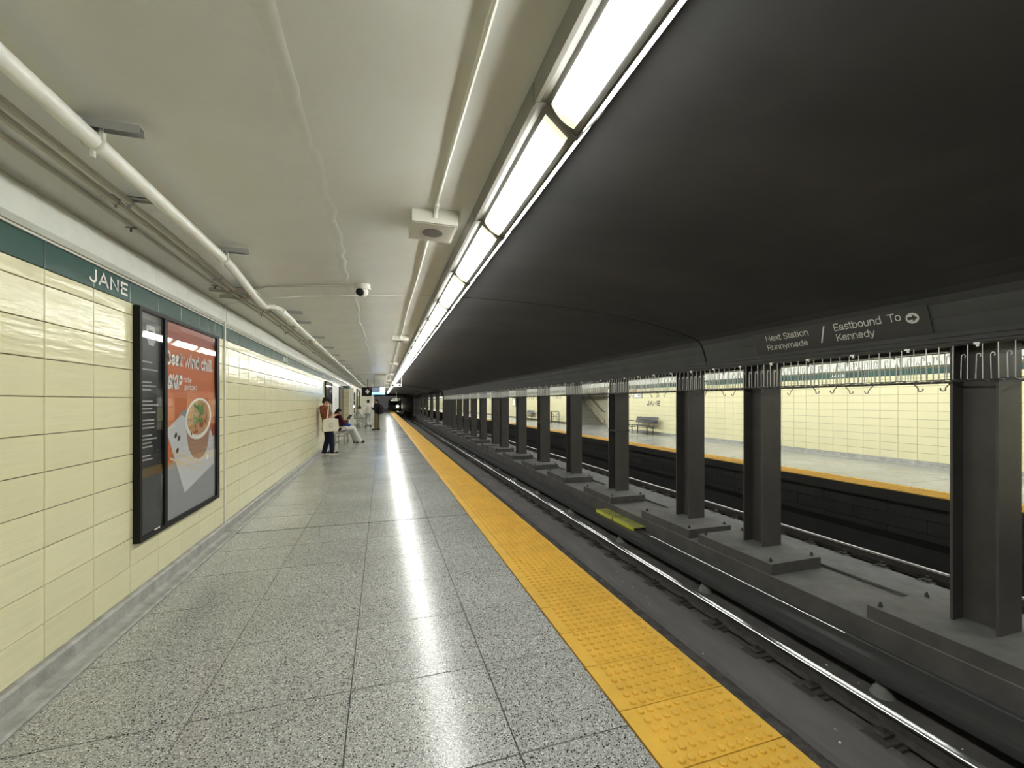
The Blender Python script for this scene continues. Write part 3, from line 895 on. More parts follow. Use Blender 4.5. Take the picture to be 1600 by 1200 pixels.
for k in range(-5, 50):
    if k == 0: continue
    y = 1.74 - .63 + 1.26 * k
    if k < 0: lab, g = 'fluorescent light of the platform row behind the camera position', 'lights behind the camera'
    elif k < 20: lab, g = '%s fluorescent light from the camera in the row over the platform edge' % NUM[k], None
    else: lab, g = 'tiny distant fluorescent light at the far end of the platform row', 'distant lights of the row'
    dup(L0, (0, y, 0), label=lab, group=g)
# far platform's row (same fixtures turned round)
LF = make_light('fluorescent light over the opposite platform, hidden above the dark beam')
for ch in LF.children:
    if ch.name.startswith('lens'): ch.data.materials[0] = M['lampf']
LF.location = (11.2, 1.1 - 1.26 * 5, -.03); LF.rotation_euler = (0, 0, PI); LF['group'] = 'lights over the opposite platform'
for k in range(-4, 100):
    dup(LF, (11.2, 1.1 + 1.26 * k, -.03), rz=PI, label='fluorescent light over the opposite platform, hidden above the dark beam', group='lights over the opposite platform')

# ================================================================== PLATFORM BEYOND
ceil_c = struct(strip(PROF[:19], 37.0, Y1, mi=lambda i: 0 if i < 8 else 1, thick=(0, .14)), 'ceiling', [M['white'], M['beam']])
for k, yb in enumerate((37.4, 50, 63, 78, 92)):
    mb = MB()
    pts = PROF[8:20]
    for (xa, za), (xb, zb) in zip(pts, pts[1:]):
        mb.prism([(xa, za - .16), (xb, zb - .16), (xb, zb + .05), (xa, za + .05)], yb, yb + .7)
    struct(mb, 'ceiling_rib', M['beam'])
struct(MB().box(-2.0, -1.79, 27.0, Y1, -.2, 2.75), 'wall_left', M['beige'])
struct(MB().box(5.0, 6.2, 36.98, 37.0, 2.1, 3.2), 'trim_7', M['beam'])
# tiled pier that steps out of the left wall
pier = struct(MB().box(-1.80, -1.53, 21.4, 22.0, 0, 2.2), 'wall_pier', M['grout'])
for z0, z1 in ROWS[:-1]:
    MB().box(-1.785, -1.527, 21.39, 21.4, z0 + .003, z1 - .003).box(-1.53, -1.521, 21.392, 22.0, z0 + .003, z1 - .003).obj('tile', M['beige'], pier)
MB().box(-1.80, -1.50, 21.36, 22.04, 2.2, 2.32).obj('cap', M['green'], pier)
struct(MB().box(-1.80, -1.36, 22.04, 22.3, 0, 2.25), 'trim_8', M['cove'])

# ================================================================== CONDUITS ON THE CEILING
t = thing('ceiling_pipe', 'thick white pipe strapped along the ceiling above the tiled wall', 'pipe', (-1.235, 0, 2.72))
path = [(-1.235, Y0, 2.72), (-1.235, 2.4, 2.72), (-1.237, 3.85, 2.72), (-1.245, 4.15, 2.718), (-1.275, 4.6, 2.708), (-1.315, 5.05, 2.70), (-1.345, 5.45, 2.698), (-1.350, 5.62, 2.70)]
put('pipe_run', MB().tube(path, .037, 14).mesh('pipe_run', M['pipe']), t, world=True)
put('elbow', MB().tube([(-1.350, 5.60, 2.70), (-1.345, 5.68, 2.705), (-1.31, 5.73, 2.712), (-1.26, 5.75, 2.72), (-1.235, 5.80, 2.72), (-1.235, 5.95, 2.72)], .030, 12).mesh('elbow', M['pipe']), t, world=True)
put('coupling', MB().cyl((-1.235, 5.92, 2.72), (-1.235, 6.12, 2.72), .046, n=14).cyl((-1.235, 6.10, 2.72), (-1.235, 6.7, 2.72), .040, n=14).mesh('coupling', M['pipe']), t, world=True)
put('pipe_run', MB().tube([(-1.235, 6.1, 2.72), (-1.25, 12, 2.72), (-1.26, 22, 2.72), (-1.34, 23, 2.72), (-1.34, 40, 2.72)], .033, 12).mesh('pipe_run', M['pipe']), t, world=True)
ring = []
for a in range(13):
    ring.append((.040 * math.cos(PI * 2 * a / 12), 0, .040 * math.sin(PI * 2 * a / 12)))
strap_me = MB().tube(ring, .0085, 6, cap=False).box(-.006, .006, -.010, .010, -.075, -.04).box(.026, .042, -.012, .012, .0, .085).mesh('pipe_strap', M['metalw'])
STRUT = mat('strut_grey', (.36, .36, .35), .45)
strut_me = MB().box(-.13, .13, -.022, .022, .062, .068).box(-.13, .13, -.022, -.018, .03, .065).box(-.13, .13, .018, .022, .03, .065).mesh('strut', STRUT)
for k in range(-2, 20):
    y = 2.33 + 1.58 * k
    if 5.3 < y < 6.2: y = 6.35
    x = -1.235 if y < 4 else (-1.315 if y < 5.3 else -1.24)
    put('pipe_strap', strap_me, t, loc=(x + 1.235, y, 0))
    put('strut', strut_me, t, loc=(x + 1.235 + .06, y - .02, .012))
def conduit(pts, r_, label, strap, y_first, step, m='pipeg'):
    t = thing('conduit', label, 'conduit', pts[0])
    put('conduit_run', MB().tube(pts, r_, 8).mesh('conduit_run', M[m]), t, world=True)
    for k in range(14):
        y = y_first + step * k
        if y > pts[-1][1]: break
        for (p, q) in zip(pts, pts[1:]):
            if p[1] <= y <= q[1]:
                f_ = (y - p[1]) / (q[1] - p[1]); c = Vector(p).lerp(Vector(q), f_)
                put('strap', strap, t, loc=c - Vector(pts[0]))
sm = MB().tube([(.019 * math.cos(2 * PI * a / 8), 0, .019 * math.sin(2 * PI * a / 8)) for a in range(9)], .005, 6, cap=False).box(-.004, .004, -.008, .008, -.036, -.018).mesh('strap', STRUT)
conduit([(-1.43, Y0, 2.735), (-1.43, 3.4, 2.735), (-1.44, 4.3, 2.73), (-1.475, 4.9, 2.725), (-1.43, 5.6, 2.72), (-1.40, 6.2, 2.735), (-1.40, 38, 2.735)], .0185, 'thin conduit nearest to the thick ceiling pipe', sm, 1.5, 1.52)
conduit([(-1.495, Y0, 2.728), (-1.495, 3.5, 2.728), (-1.50, 4.4, 2.722), (-1.525, 5.0, 2.715), (-1.50, 5.7, 2.712), (-1.465, 6.3, 2.725), (-1.465, 38, 2.725)], .0185, 'thin conduit second from the thick ceiling pipe', sm, 1.5, 1.52)
conduit([(-1.60, Y0, 2.725), (-1.60, 5.0, 2.725), (-1.58, 5.6, 2.722), (-1.54, 6.4, 2.725), (-1.54, 34, 2.725)], .014, 'thinnest cable run closest to the plastered cove', MB().box(-.03, .03, -.006, .006, -.014, -.008).box(-.004, .004, -.006, .006, -.04, -.01).mesh('strap', M['darkwire']), 1.95, 1.45)
t = thing('conduit_bracket', 'grey steel bracket carrying the thin conduits beside the pipe bend', 'bracket', (-1.5, 5.1, 2.74))
put('channel', MB().box(-1.70, -1.30, 5.0, 5.3, 2.742, 2.75).box(-1.70, -1.30, 5.0, 5.008, 2.69, 2.75).box(-1.70, -1.30, 5.292, 5.30, 2.69, 2.75).mesh('channel', M['pipeg']), t, world=True)
for yy in (1.55, 3.03, 7.4, 9.0):
    b_ = thing('conduit_bracket', {1.55: 'grey strut bracket over the conduits at the left edge of the photo', 3.03: 'grey strut bracket over the two thin conduits, before the pipe bend', 7.4: 'grey strut bracket over the conduits just past the pipe bend', 9.0: 'second grey strut bracket over the conduits past the pipe bend'}[yy], 'bracket', (-1.46, yy, 2.76), 0, 'conduit brackets')
    MB().box(-.10, .17, -.022, .022, .0, .006).box(-.10, .17, -.022, -.018, -.012, .006).box(-.10, .17, .018, .022, -.012, .006).obj('channel', STRUT, b_)
# conduit that feeds the loudspeakers
sc_pts = [(.375 + .006 * math.sin(y * 1.7), y, 2.958 + .003 * math.sin(y * 2.9)) for y in [Y0 + .5 * i for i in range(95)]]
MB().tube(sc_pts, .0125, 8).obj('conduit', M['pipe'], label='white conduit along the ceiling linking the boxed loudspeakers', cat='conduit')
# security camera
MB().tube([(-1.43, 5.22, 2.772), (-1.22, 5.17, 2.822), (-1.10, 5.155, 2.828), (-.66, 5.15, 2.872), (-.30, 5.15, 2.905)], .0095, 8).obj('conduit', M['pipeg'], label='thin conduit crossing the ceiling to the security camera', cat='conduit')
t = thing('security_camera', 'white dome security camera on the ceiling at the end of a thin conduit', 'camera', (-.22, 5.16, 2.92))
MB().cyl((0, 0, .012), (0, 0, -.035), .088, .086, 20).cyl((0, 0, -.035), (0, 0, -.055), .094, .090, 20).obj('mount', M['metalw'], t)
MB().ball((0, 0, -.075), .066, 16).obj('camera_ball', M['metalw'], t)
MB().ball((-.018, -.024, -.086), (.056, .050, .048), 16).obj('camera_lens', M['blackframe'], t)
# loudspeakers
t0 = thing('loudspeaker', 'nearest white boxed loudspeaker with a round grille under the ceiling', 'loudspeaker', (.375, 3.27, 2.97))
MB().cham(-.17, .17, -.18, .18, -.098, .02, .004).obj('box', M['metalw'], t0)
MB().box(-.150, .150, -.160, .160, -.102, -.097).obj('face_panel', M['pipeg'], t0)
MB().cyl((0, .0, -.101), (0, 0, -.105), .078, n=24).obj('grille', M['metalg'], t0)
MB().tube([(0, -.30, -.012), (0, -.215, -.016), (0, -.19, -.035), (0, -.178, -.06)], .018, 8).obj('conduit_fitting', M['pipe'], t0)
for k in range(1, 7):
    dup(t0, (.375, 3.27 + 6.06 * k, 2.97), label='%s white boxed loudspeaker along the ceiling beside the light row' % NUM[k])

# ================================================================== ADVERTISING CASE
def case_frame(t, y0, y1, z0, z1, x0=-1.79, x1=-1.741, mull=None, fw=.03):
    put('frame', MB().box(x0, x1, y0, y0 + fw, z0, z1).box(x0, x1, y1 - fw * 2.4, y1, z0, z1).box(x0, x1, y0 + fw, y1 - fw * 2.4, z1 - fw, z1).box(x0, x1, y0 + fw, y1 - fw * 2.4, z0, z0 + fw * 1.2).mesh('frame', M['blackframe'], smooth=False), t, world=True)
    if mull: put('mullion', MB().box(x0, x1 + .001, mull[0], mull[1], z0 + .01, z1 - .01).mesh('mullion', M['blackframe'], smooth=False), t, world=True)
    put('back_panel', MB().box(x0, x0 + .022, y0 + .01, y1 - .01, z0 + .01, z1 - .01).mesh('back_panel', M['panel'], smooth=False), t, world=True)
    put('glass_pane', MB().box(x1 - .012, x1 - .008, y0 + fw, y1 - fw * 2.4, z0 + fw * 1.2, z1 - fw).mesh('glass_pane', M['glass'], smooth=False), t, world=True)
t = thing('advertising_case', 'black framed advertising case with an orange noodle bowl poster on the tiled wall', 'poster case', (-1.79, 4.62, .48))
case_frame(t, 3.82, 5.42, .48, 2.28, mull=(4.195, 4.24))
PX = -1.766
def print_(name, m, pts, lay):
    put(name, MB().poly([(PX + .0006 * lay, y, z) for y, z in pts]).mesh(name, M[m], smooth=False), t, world=True)
def ell(cy_, cz_, ry, rz_, n=32, a0=0, rot=0):
    out = []
    for k in range(n):
        a = 2 * PI * k / n
        u, v = ry * math.cos(a), rz_ * math.sin(a)
        out.append((cy_ + u * math.cos(rot) - v * math.sin(rot), cz_ + u * math.sin(rot) + v * math.cos(rot)))
    return out
print_('poster', 'orange', [(4.24, .52), (5.35, .52), (5.35, 2.25), (4.24, 2.25)], 0)
print_('poster_top_band', 'red', [(4.24, 2.06), (5.35, 2.13), (5.35, 2.25), (4.24, 2.25)], 1)
print_('poster_table', 'pgrey', [(4.265, .52), (5.35, .52), (5.35, 1.30), (4.265, .98)], 1)
print_('bowl_shadow', 'pgrey', ell(4.66, 1.27, .22, .21), 2)
print_('napkin', 'napkin', [(4.27, 1.31), (4.55, 1.43), (5.30, 1.22), (5.33, .88), (4.62, .70)], 3)
print_('bowl', 'craft', [(4.63, 1.36), (4.70, 1.10), (4.80, 1.01), (4.93, .975), (5.06, 1.0), (5.15, 1.08), (5.235, 1.36)], 4)
print_('bowl_rim', 'pwhite', ell(4.935, 1.385, .31, .205, rot=.12), 5)
print_('noodles', 'noodle', ell(4.935, 1.395, .27, .172, rot=.12), 6)
hr = random.Random(2)
put('herbs', (lambda mb: [mb.poly([(PX + .0006 * (7 + q % 3), y, z) for y, z in ell(4.92 + hr.uniform(-.11, .11), 1.43 + hr.uniform(-.09, .09), hr.uniform(.02, .05), hr.uniform(.015, .03), 8, rot=hr.uniform(0, 3))]) for q in range(26)] and mb)(MB()).mesh('herbs', M['herb'], smooth=False), t, world=True)
put('vegetables', (lambda mb: [mb.poly([(PX + .0042 + .0001 * q, y, z) for y, z in ell(4.95 + hr.uniform(-.2, .2), 1.36 + hr.uniform(-.12, .04), hr.uniform(.018, .035), hr.uniform(.012, .022), 8, rot=hr.uniform(0, 3))]) for q in range(12)] and mb)(MB()).mesh('vegetables', M['red'], smooth=False), t, world=True)
for (ya, za, yb, zb) in ((4.37, 1.13, 5.06, .90), (4.33, 1.07, 5.0, .86)):
    print_('chopstick', 'chop', [(ya, za), (yb, zb), (yb, zb - .016), (ya, za - .024)], 6)
for (a, b_) in ((4.50, 1.22), (4.44, 1.25), (4.47, 1.11)):
    print_('leaf', 'ink', ell(a, b_, .03, .022, 10, rot=.8), 6)
print_('garlic', 'pwhite', ell(5.14, .97, .035, .03, 12), 6)
print_('tomato', 'red', ell(5.30, 1.24, .045, .06, 14), 6)
def ptext(s_, y, z, w, h, m='pwhite', bold=.02, shear=0., lay=8):
    me = text_mesh(s_, M[m], w, h, bold=bold, depth=.0005)
    if shear:
        for v in me.vertices: v.co.x += shear * v.co.y
    me.transform(frame_mat((PX + .0006 * lay, y, z), (0, 1, 0), (0, 0, 1)))
    put('lettering', me, t, world=True)
ptext('Beat wind chill.', 4.255, 1.865, 1.02, .135, bold=.055)
ptext('SKIP', 4.275, 1.655, .27, .145, bold=.09, shear=.2)
ptext('to the', 4.605, 1.735, .15, .05, bold=.02)
ptext('good part.', 4.605, 1.655, .27, .062, bold=.02)
# left leaf of the case: dark information sheet with a grey emblem and fine print
print_('info_sheet', 'panel', [(3.86, .53), (4.19, .53), (4.19, 2.24), (3.86, 2.24)], 1)
print_('emblem', 'ptext', [(3.95, 2.07), (4.0, 2.0), (4.07, 2.0), (4.10, 2.06), (4.08, 2.16), (3.96, 2.16)], 2)
print_('emblem_gap', 'panel', [(3.98, 2.12), (4.0, 2.06), (4.05, 2.06), (4.06, 2.12)], 3)
fp = MB()
pr = random.Random(8)
for z in [1.86, 1.80, 1.70, 1.67, 1.64, 1.55, 1.52, 1.49, 1.46, 1.40, 1.37, 1.34, 1.28, 1.25, 1.22, 1.19, 1.12, 1.09]:
    w = pr.uniform(.12, .24)
    fp.poly([(PX + .0012, 3.90, z), (PX + .0012, 3.90 + w, z), (PX + .0012, 3.90 + w, z + .011), (PX + .0012, 3.90, z + .011)])
put('fine_print', fp.mesh('fine_print', M['ptext'], smooth=False), t, world=True)
print_('case_badge', 'pwhite', [(4.04, .50), (4.13, .50), (4.13, .525), (4.04, .525)], 30)
print_('corner_label', 'pwhite', [(5.30, 2.215), (5.335, 2.215), (5.335, 2.245), (5.30, 2.245)], 9)

# further cases and boards along the wall
t = thing('advertising_case', 'tall black framed dark display case on the wall above the man with the tote', 'poster case', (-1.79, 15.6, .6))
case_frame(t, 14.72, 16.5, .6, 2.24)
t = thing('notice_board', 'pale framed notice board with faint scribbles between two black cases', 'board', (-1.79, 17.8, .8))
put('board', MB().box(-1.79, -1.765, 16.65, 19.1, .8, 2.2).mesh('board', M['pwhite'], smooth=False), t, world=True)
sb = MB()
for q in range(14):
    y, z = 18 + pr.uniform(-.4, .4), 1.45 + pr.uniform(-.2, .2)
    sb.box(-1.766, -1.763, y, y + pr.uniform(.05, .2), z, z + pr.uniform(.01, .05))
put('scribbles', sb.mesh('scribbles', M['ptext'], smooth=False), t, world=True)
t = thing('advertising_case', 'second tall black case farther along, just before the tiled pier', 'poster case', (-1.79, 20.2, .6))
case_frame(t, 19.35, 21.0, .6, 2.2)
t = thing('advertising_case', 'narrow black case beyond the tiled pier', 'poster case', (-1.79, 29, .5))
case_frame(t, 28.2, 29.8, .45, 2.2)
t = thing('lit_panel', 'pale yellow panel in a dark frame on the wall beyond the benches', 'panel', (-1.79, 34, .5))
put('panel', MB().box(-1.79, -1.76, 32.5, 35.2, .6, 2.3).mesh('panel', M['cream'], smooth=False), t, world=True)
put('frame', MB().box(-1.79, -1.70, 32.2, 32.5, .3, 2.5).box(-1.79, -1.70, 35.2, 36.0, .0, 2.5).box(-1.79, -1.72, 32.5, 35.2, 2.3, 2.5).mesh('frame', M['iron'], smooth=False), t, world=True)
for k, yy in enumerate((40, 47, 58)):
    struct(MB().box(-1.80, -1.3 + .12 * k, yy, yy + 1.2, 0, 2.72), 'trim_%d' % (9 + k), M['cove'])

# ================================================================== HANGING SIGNS
t = thing('display_screen', 'blue and grey departure screen hanging over the platform in the distance', 'screen', (-.19, 25, 1.95))
MB().box(-.385, .375, -.06, .06, 0, .46).obj('case', M['blackframe'], t)
MB().box(-.36, .06, -.066, -.06, .15, .43).obj('screen', M['screen'], t)
MB().box(-.36, .35, -.066, -.06, .03, .14).obj('screen_banner', M['blue'], t)
MB().box(.08, .35, -.066, -.06, .15, .25).box(.08, .35, -.066, -.06, .285, .33).box(.08, .35, -.066, -.06, .36, .43).obj('screen_times', M['scrw'], t)
for x in (-.25, .25):
    MB().cyl((x, 0, .46), (x, 0, .965), .018, n=8).obj('rod', M['blackframe'], t)
t = thing('hanging_sign', 'dark hanging sign with a white diamond left of the blue screen', 'sign', (-.80, 25.4, 1.9))
MB().box(-.32, .22, -.05, .05, -.02, .5).obj('case', M['blackframe'], t)
MB().prism([(-.13, .25), (.0, .39), (.13, .25), (0, .11)], -.062, -.05).obj('diamond', M['pwhite'], t)
MB().box(.10, .2, -.056, -.05, .36, .46).obj('red_patch', M['red'], t)
MB().cyl((0, 0, .5), (0, 0, .98), .018, n=8).obj('rod', M['blackframe'], t)
t = thing('signal_box', 'cream rounded signal box with two dark lamps hanging over the platform edge', 'signal', (.75, 24, 2.39))
pill = []
for k in range(24):
    a = 2 * PI * k / 24
    pill.append(((.22 if math.cos(a) > 0 else -.22) + .088 * math.cos(a), .088 + .088 * math.sin(a)))
MB().prism(pill, -.06, .06).obj('box', M['metalw'], t)
for x in (-.19, .19):
    MB().cyl((x, -.06, .088), (x, -.075, .088), .05, n=12).obj('lamp', M['blackframe'], t)
    MB().cyl((x * 1.55, 0, .12), (x * 1.55, 0, .58), .014, n=8).obj('rod', M['metalw'], t)
t = thing('signal_box', 'small pale signal box hanging much farther down the track', 'signal', (1.9, 60, 1.75))
MB().prism([(-.5, 0), (.5, 0), (.5, .3), (-.5, .3)], -.1, .1).obj('box', M['metalw'], t)
MB().cyl((-.3, -.1, .15), (-.3, -.12, .15), .09).cyl((.3, -.1, .15), (.3, -.12, .15), .09).obj('lamp', M['blackframe'], t)
MB().cyl((0, 0, .3), (0, 0, 1.24), .03).obj('rod', M['metalw'], t)
t = thing('duct_box', 'grey metal box hung from the ceiling above the blue screen', 'box', (-.05, 22, 2.66))
MB().cham(-.32, .28, -.15, .15, 0, .265, .01).obj('box', M['pipeg'], t)

# ================================================================== BENCHES
def make_bench(name, label, w, m, loc, rz, back=True):
    t = thing(name, label, 'bench', loc, rz)
    for k in range(5):
        MB().cham(-w / 2, w / 2, .06 + .095 * k, .145 + .095 * k, .425, .45, .004).obj('seat_slat', m, t)
    if back:
        for k in range(3):
            MB().prismx([(.05 - .028 * k, .56 + .10 * k), (.075 - .028 * k, .56 + .10 * k), (.05 - .028 * k, .65 + .10 * k), (.025 - .028 * k, .65 + .10 * k)], -w / 2, w / 2).obj('back_slat', m, t)
    for x in (-w * .36, w * .36):
        MB().tube([(x, .12, .425), (x, .12, .0)], .022, 8).obj('leg', m, t)
        MB().tube([(x, .46, .425), (x, .46, .0)], .022, 8).obj('leg', m, t)
        if back: MB().tube([(x, .10, .42), (x, .045, .55), (x, -.04, .86)], .018, 8).obj('back_post', m, t)
    for x in (-w / 2 + .02, w / 2 - .02):
        MB().tube([(x, .03, .62), (x, .40, .66), (x, .49, .64), (x, .52, .57), (x, .50, .44), (x, .44, .33), (x, .12, .33)], .018, 8).obj('armrest', m, t)
    return t
make_bench('bench', 'dark metal bench on the opposite platform below the black JANE lettering', 1.75, M['bench'], (12.66, 17.75, FZ), PI / 2)
make_bench('bench', 'distant brown metal bench on the opposite platform past the stairs', 1.7, M['bench'], (12.66, 34.8, FZ), PI / 2)
make_bench('bench', 'pale metal bench against the tiled wall where the person in white trousers sits', 1.9, M['benchl'], (-1.74, 16.8, 0), -PI / 2, back=False)
make_bench('bench', 'grey metal bench farther along the wall under the person in white', 1.9, M['benchl'], (-1.64, 28.3, 0), -PI / 2)
for k, y in enumerate((28.6, 30.0)):
    t = thing('bicycle_rack', ('nearer' if k == 0 else 'farther') + ' grey tubular rack on the opposite platform beside the stairs', 'rack', (12.35, y, FZ), PI / 2 + .35)
    MB().tube([(-.42, 0, 0), (-.42, 0, .80), (-.34, 0, .88), (.34, 0, .88), (.42, 0, .80), (.42, 0, 0)], .024, 8).obj('hoop', M['bench'], t)
    MB().tube([(-.3, 0, .72), (-.1, 0, .6), (-.18, 0, .34), (-.30, 0, .2)], .018, 8).obj('tube', M['bench'], t)
    MB().tube([(.3, 0, .72), (.1, 0, .6), (.18, 0, .34), (.30, 0, .2)], .018, 8).obj('tube', M['bench'], t)
    MB().tube([(-.42, 0, .5), (.42, 0, .5)], .018, 8).obj('crossbar', M['bench'], t)

# ---- stair recess on the opposite platform
rec = struct(MB().box(15.0, 15.2, 21.8, 36, -.2, 4).box(XR + .2, 15.0, 21.6, 21.8, -.2, 4).box(XR + .05, 15.0, 36, 36.2, -.2, 4), 'wall_stair', M['beige'])
st = thing('staircase', 'stone staircase climbing away in a recess of the opposite platform', 'staircase', (13.9, 26, FZ))
for k in range(14):
    MB().box(-1.0, 1.08, .30 * k, .30 * (k + 1) + .03, .17 * k if k else 0, .17 * (k + 1)).obj('step', M['stair'], st)
MB().prismx([(-.1, 0), (4.3, 2.45), (4.3, 2.75), (-.1, .32)], .98, 1.09).obj('stringer', M['beige'], st)
MB().tube([(.95, -.3, .92), (.95, .0, .95), (.95, 4.2, 3.3)], .028, 8).obj('handrail', M['iron'], st)
struct(MB().box(XR - .05, 13.3, 21.4, 21.8, FZ, 2.3), 'trim_12', M['cove'])
# notices on the opposite wall
t = thing('notice', 'small framed notice on the opposite wall left of the black lettering', 'notice', (XR - .01, 18.9, 1.78))
put('sheet', MB().box(XR - .012, XR - .002, 18.5, 19.2, 1.78, 2.08).mesh('sheet', M['pwhite'], smooth=False), t, world=True)
nb = MB()
for q in range(4): nb.box(XR - .014, XR - .012, 18.55, 18.85, 1.84 + .05 * q, 1.86 + .05 * q)
put('notice_print', nb.mesh('notice_print', M['ink'], smooth=False), t, world=True)
put('frame', MB().box(XR - .016, XR - .002, 18.46, 19.24, 1.75, 1.78).box(XR - .016, XR - .002, 18.46, 18.5, 1.78, 2.08).mesh('frame', M['iron'], smooth=False), t, world=True)
t = thing('orange_sign', 'small orange sign above the notice on the opposite wall', 'sign', (XR - .01, 19.1, 2.1))
put('plate', MB().box(XR - .03, XR - .002, 18.95, 19.25, 2.09, 2.25).mesh('plate', M['orange'], smooth=False), t, world=True)
for k, y in enumerate((38.5, 40.2)):
    t = thing('wall_frame', ('nearer' if k == 0 else 'farther') + ' of two dark picture frames on the distant opposite wall', 'frame', (XR - .01, y, 1.1))
    put('frame', MB().box(XR - .03, XR - .002, y - .45, y + .45, 1.1, 2.0).mesh('frame', M['iron'], smooth=False), t, world=True)
    put('print', MB().box(XR - .034, XR - .03, y - .38, y + .38, 1.17, 1.93).mesh('print', M['pwhite'], smooth=False), t, world=True)
struct(MB().box(8.72, 9.25, Y0, 60, -1.3, -.92).box(8.70, 8.74, Y0, 60, -.935, -.905), 'trim_13', M['block'])
cr = MB()
rr_ = random.Random(6)
for q in range(16):
    c = Vector((8.9 + rr_.uniform(-.1, .1), 8.1 + rr_.uniform(-.25, .25), -.88 + rr_.uniform(-.03, .03)))
    v_ = [c + Vector((rr_.uniform(-.07, .07), rr_.uniform(-.07, .07), rr_.uniform(-.035, .045))) for _ in range(3)]
    cr.add(v_, [(0, 1, 2)])
cr.obj('crumpled_foil', M['galv'], label='crumpled shiny wrapper lying in the dark beyond the far rail', cat='litter')

# ================================================================== TRAIN
t = thing('subway_train', 'approaching subway train far down the track with one headlight shining', 'train', (3.45, 128, -1.05))
MB().prism([(-1.5, .35), (1.5, .35), (1.56, 1.2), (1.5, 2.9), (1.2, 3.45), (-1.2, 3.45), (-1.5, 2.9), (-1.56, 1.2)], 0, 20).obj('car_body', M['train'], t)
MB().box(-1.2, -.45, -.03, 0, 1.75, 2.7).box(.45, 1.2, -.03, 0, 1.75, 2.7).box(-.38, .38, -.03, 0, 1.6, 2.75).obj('window', M['blackframe'], t)
for x in (-.95, .95):
    MB().cyl((x, 0, 1.28), (x, -.06, 1.28), .30 if x > 0 else .15, n=16).obj('headlight', M['head'] if x > 0 else M['blackframe'], t)
MB().box(-1.1, 1.1, .4, 18, 0, .4).obj('bogie', M['iron'], t)
MB().box(-1.0, 1.0, -.03, 0, 2.95, 3.2).obj('destination_window', M['winlit'], t)

# ================================================================== PEOPLE
def remesh(mb, name, m, vox=.011, smooth=6):
    me = mb.mesh(name, m)
    o = bpy.data.objects.new('tmp', me); C.objects.link(o)
    r = o.modifiers.new('r', 'REMESH'); r.mode = 'VOXEL'; r.voxel_size = vox; r.use_smooth_shade = True
    s = o.modifiers.new('s', 'SMOOTH'); s.factor = .5; s.iterations = smooth
    dg = bpy.context.evaluated_depsgraph_get(); dg.update()
    out = bpy.data.meshes.new_from_object(o.evaluated_get(dg))
    bpy.data.objects.remove(o); bpy.data.meshes.remove(me)
    out.name = name
    out.materials.clear(); out.materials.append(m)
    return out

def hand(mb, wr, d, n, side):
    """palm and five fingers: d = along the hand, n = palm normal, side = which way the thumb lies"""
    wr, d, n = Vector(wr), Vector(d).normalized(), Vector(n).normalized()
    s = d.cross(n).normalized() * side
    pc = wr + d * .05
    mb.limb(wr, pc - s * .018, .024, .021, 8); mb.limb(wr, pc + s * .018, .024, .021, 8)
    for k, l in enumerate((.062, .074, .070, .056)):
        b0 = pc + d * .028 + s * (.030 - .020 * k)
        b1 = b0 + (d * .9 + n * .35).normalized() * l * .5
        b2 = b1 + (d * .45 + n * .9).normalized() * l * .5
        mb.limb(b0 - d * .02, b1, .0095, .009, 6); mb.limb(b1, b2, .009, .008, 6)
    t0 = wr + d * .022 + s * .026
    t1 = t0 + (s * .7 + d * .6 + n * .3).normalized() * .038
    t2 = t1 + (d * .8 + n * .6).normalized() * .03
    mb.limb(t0, t1, .0125, .011, 6); mb.limb(t1, t2, .011, .009, 6)

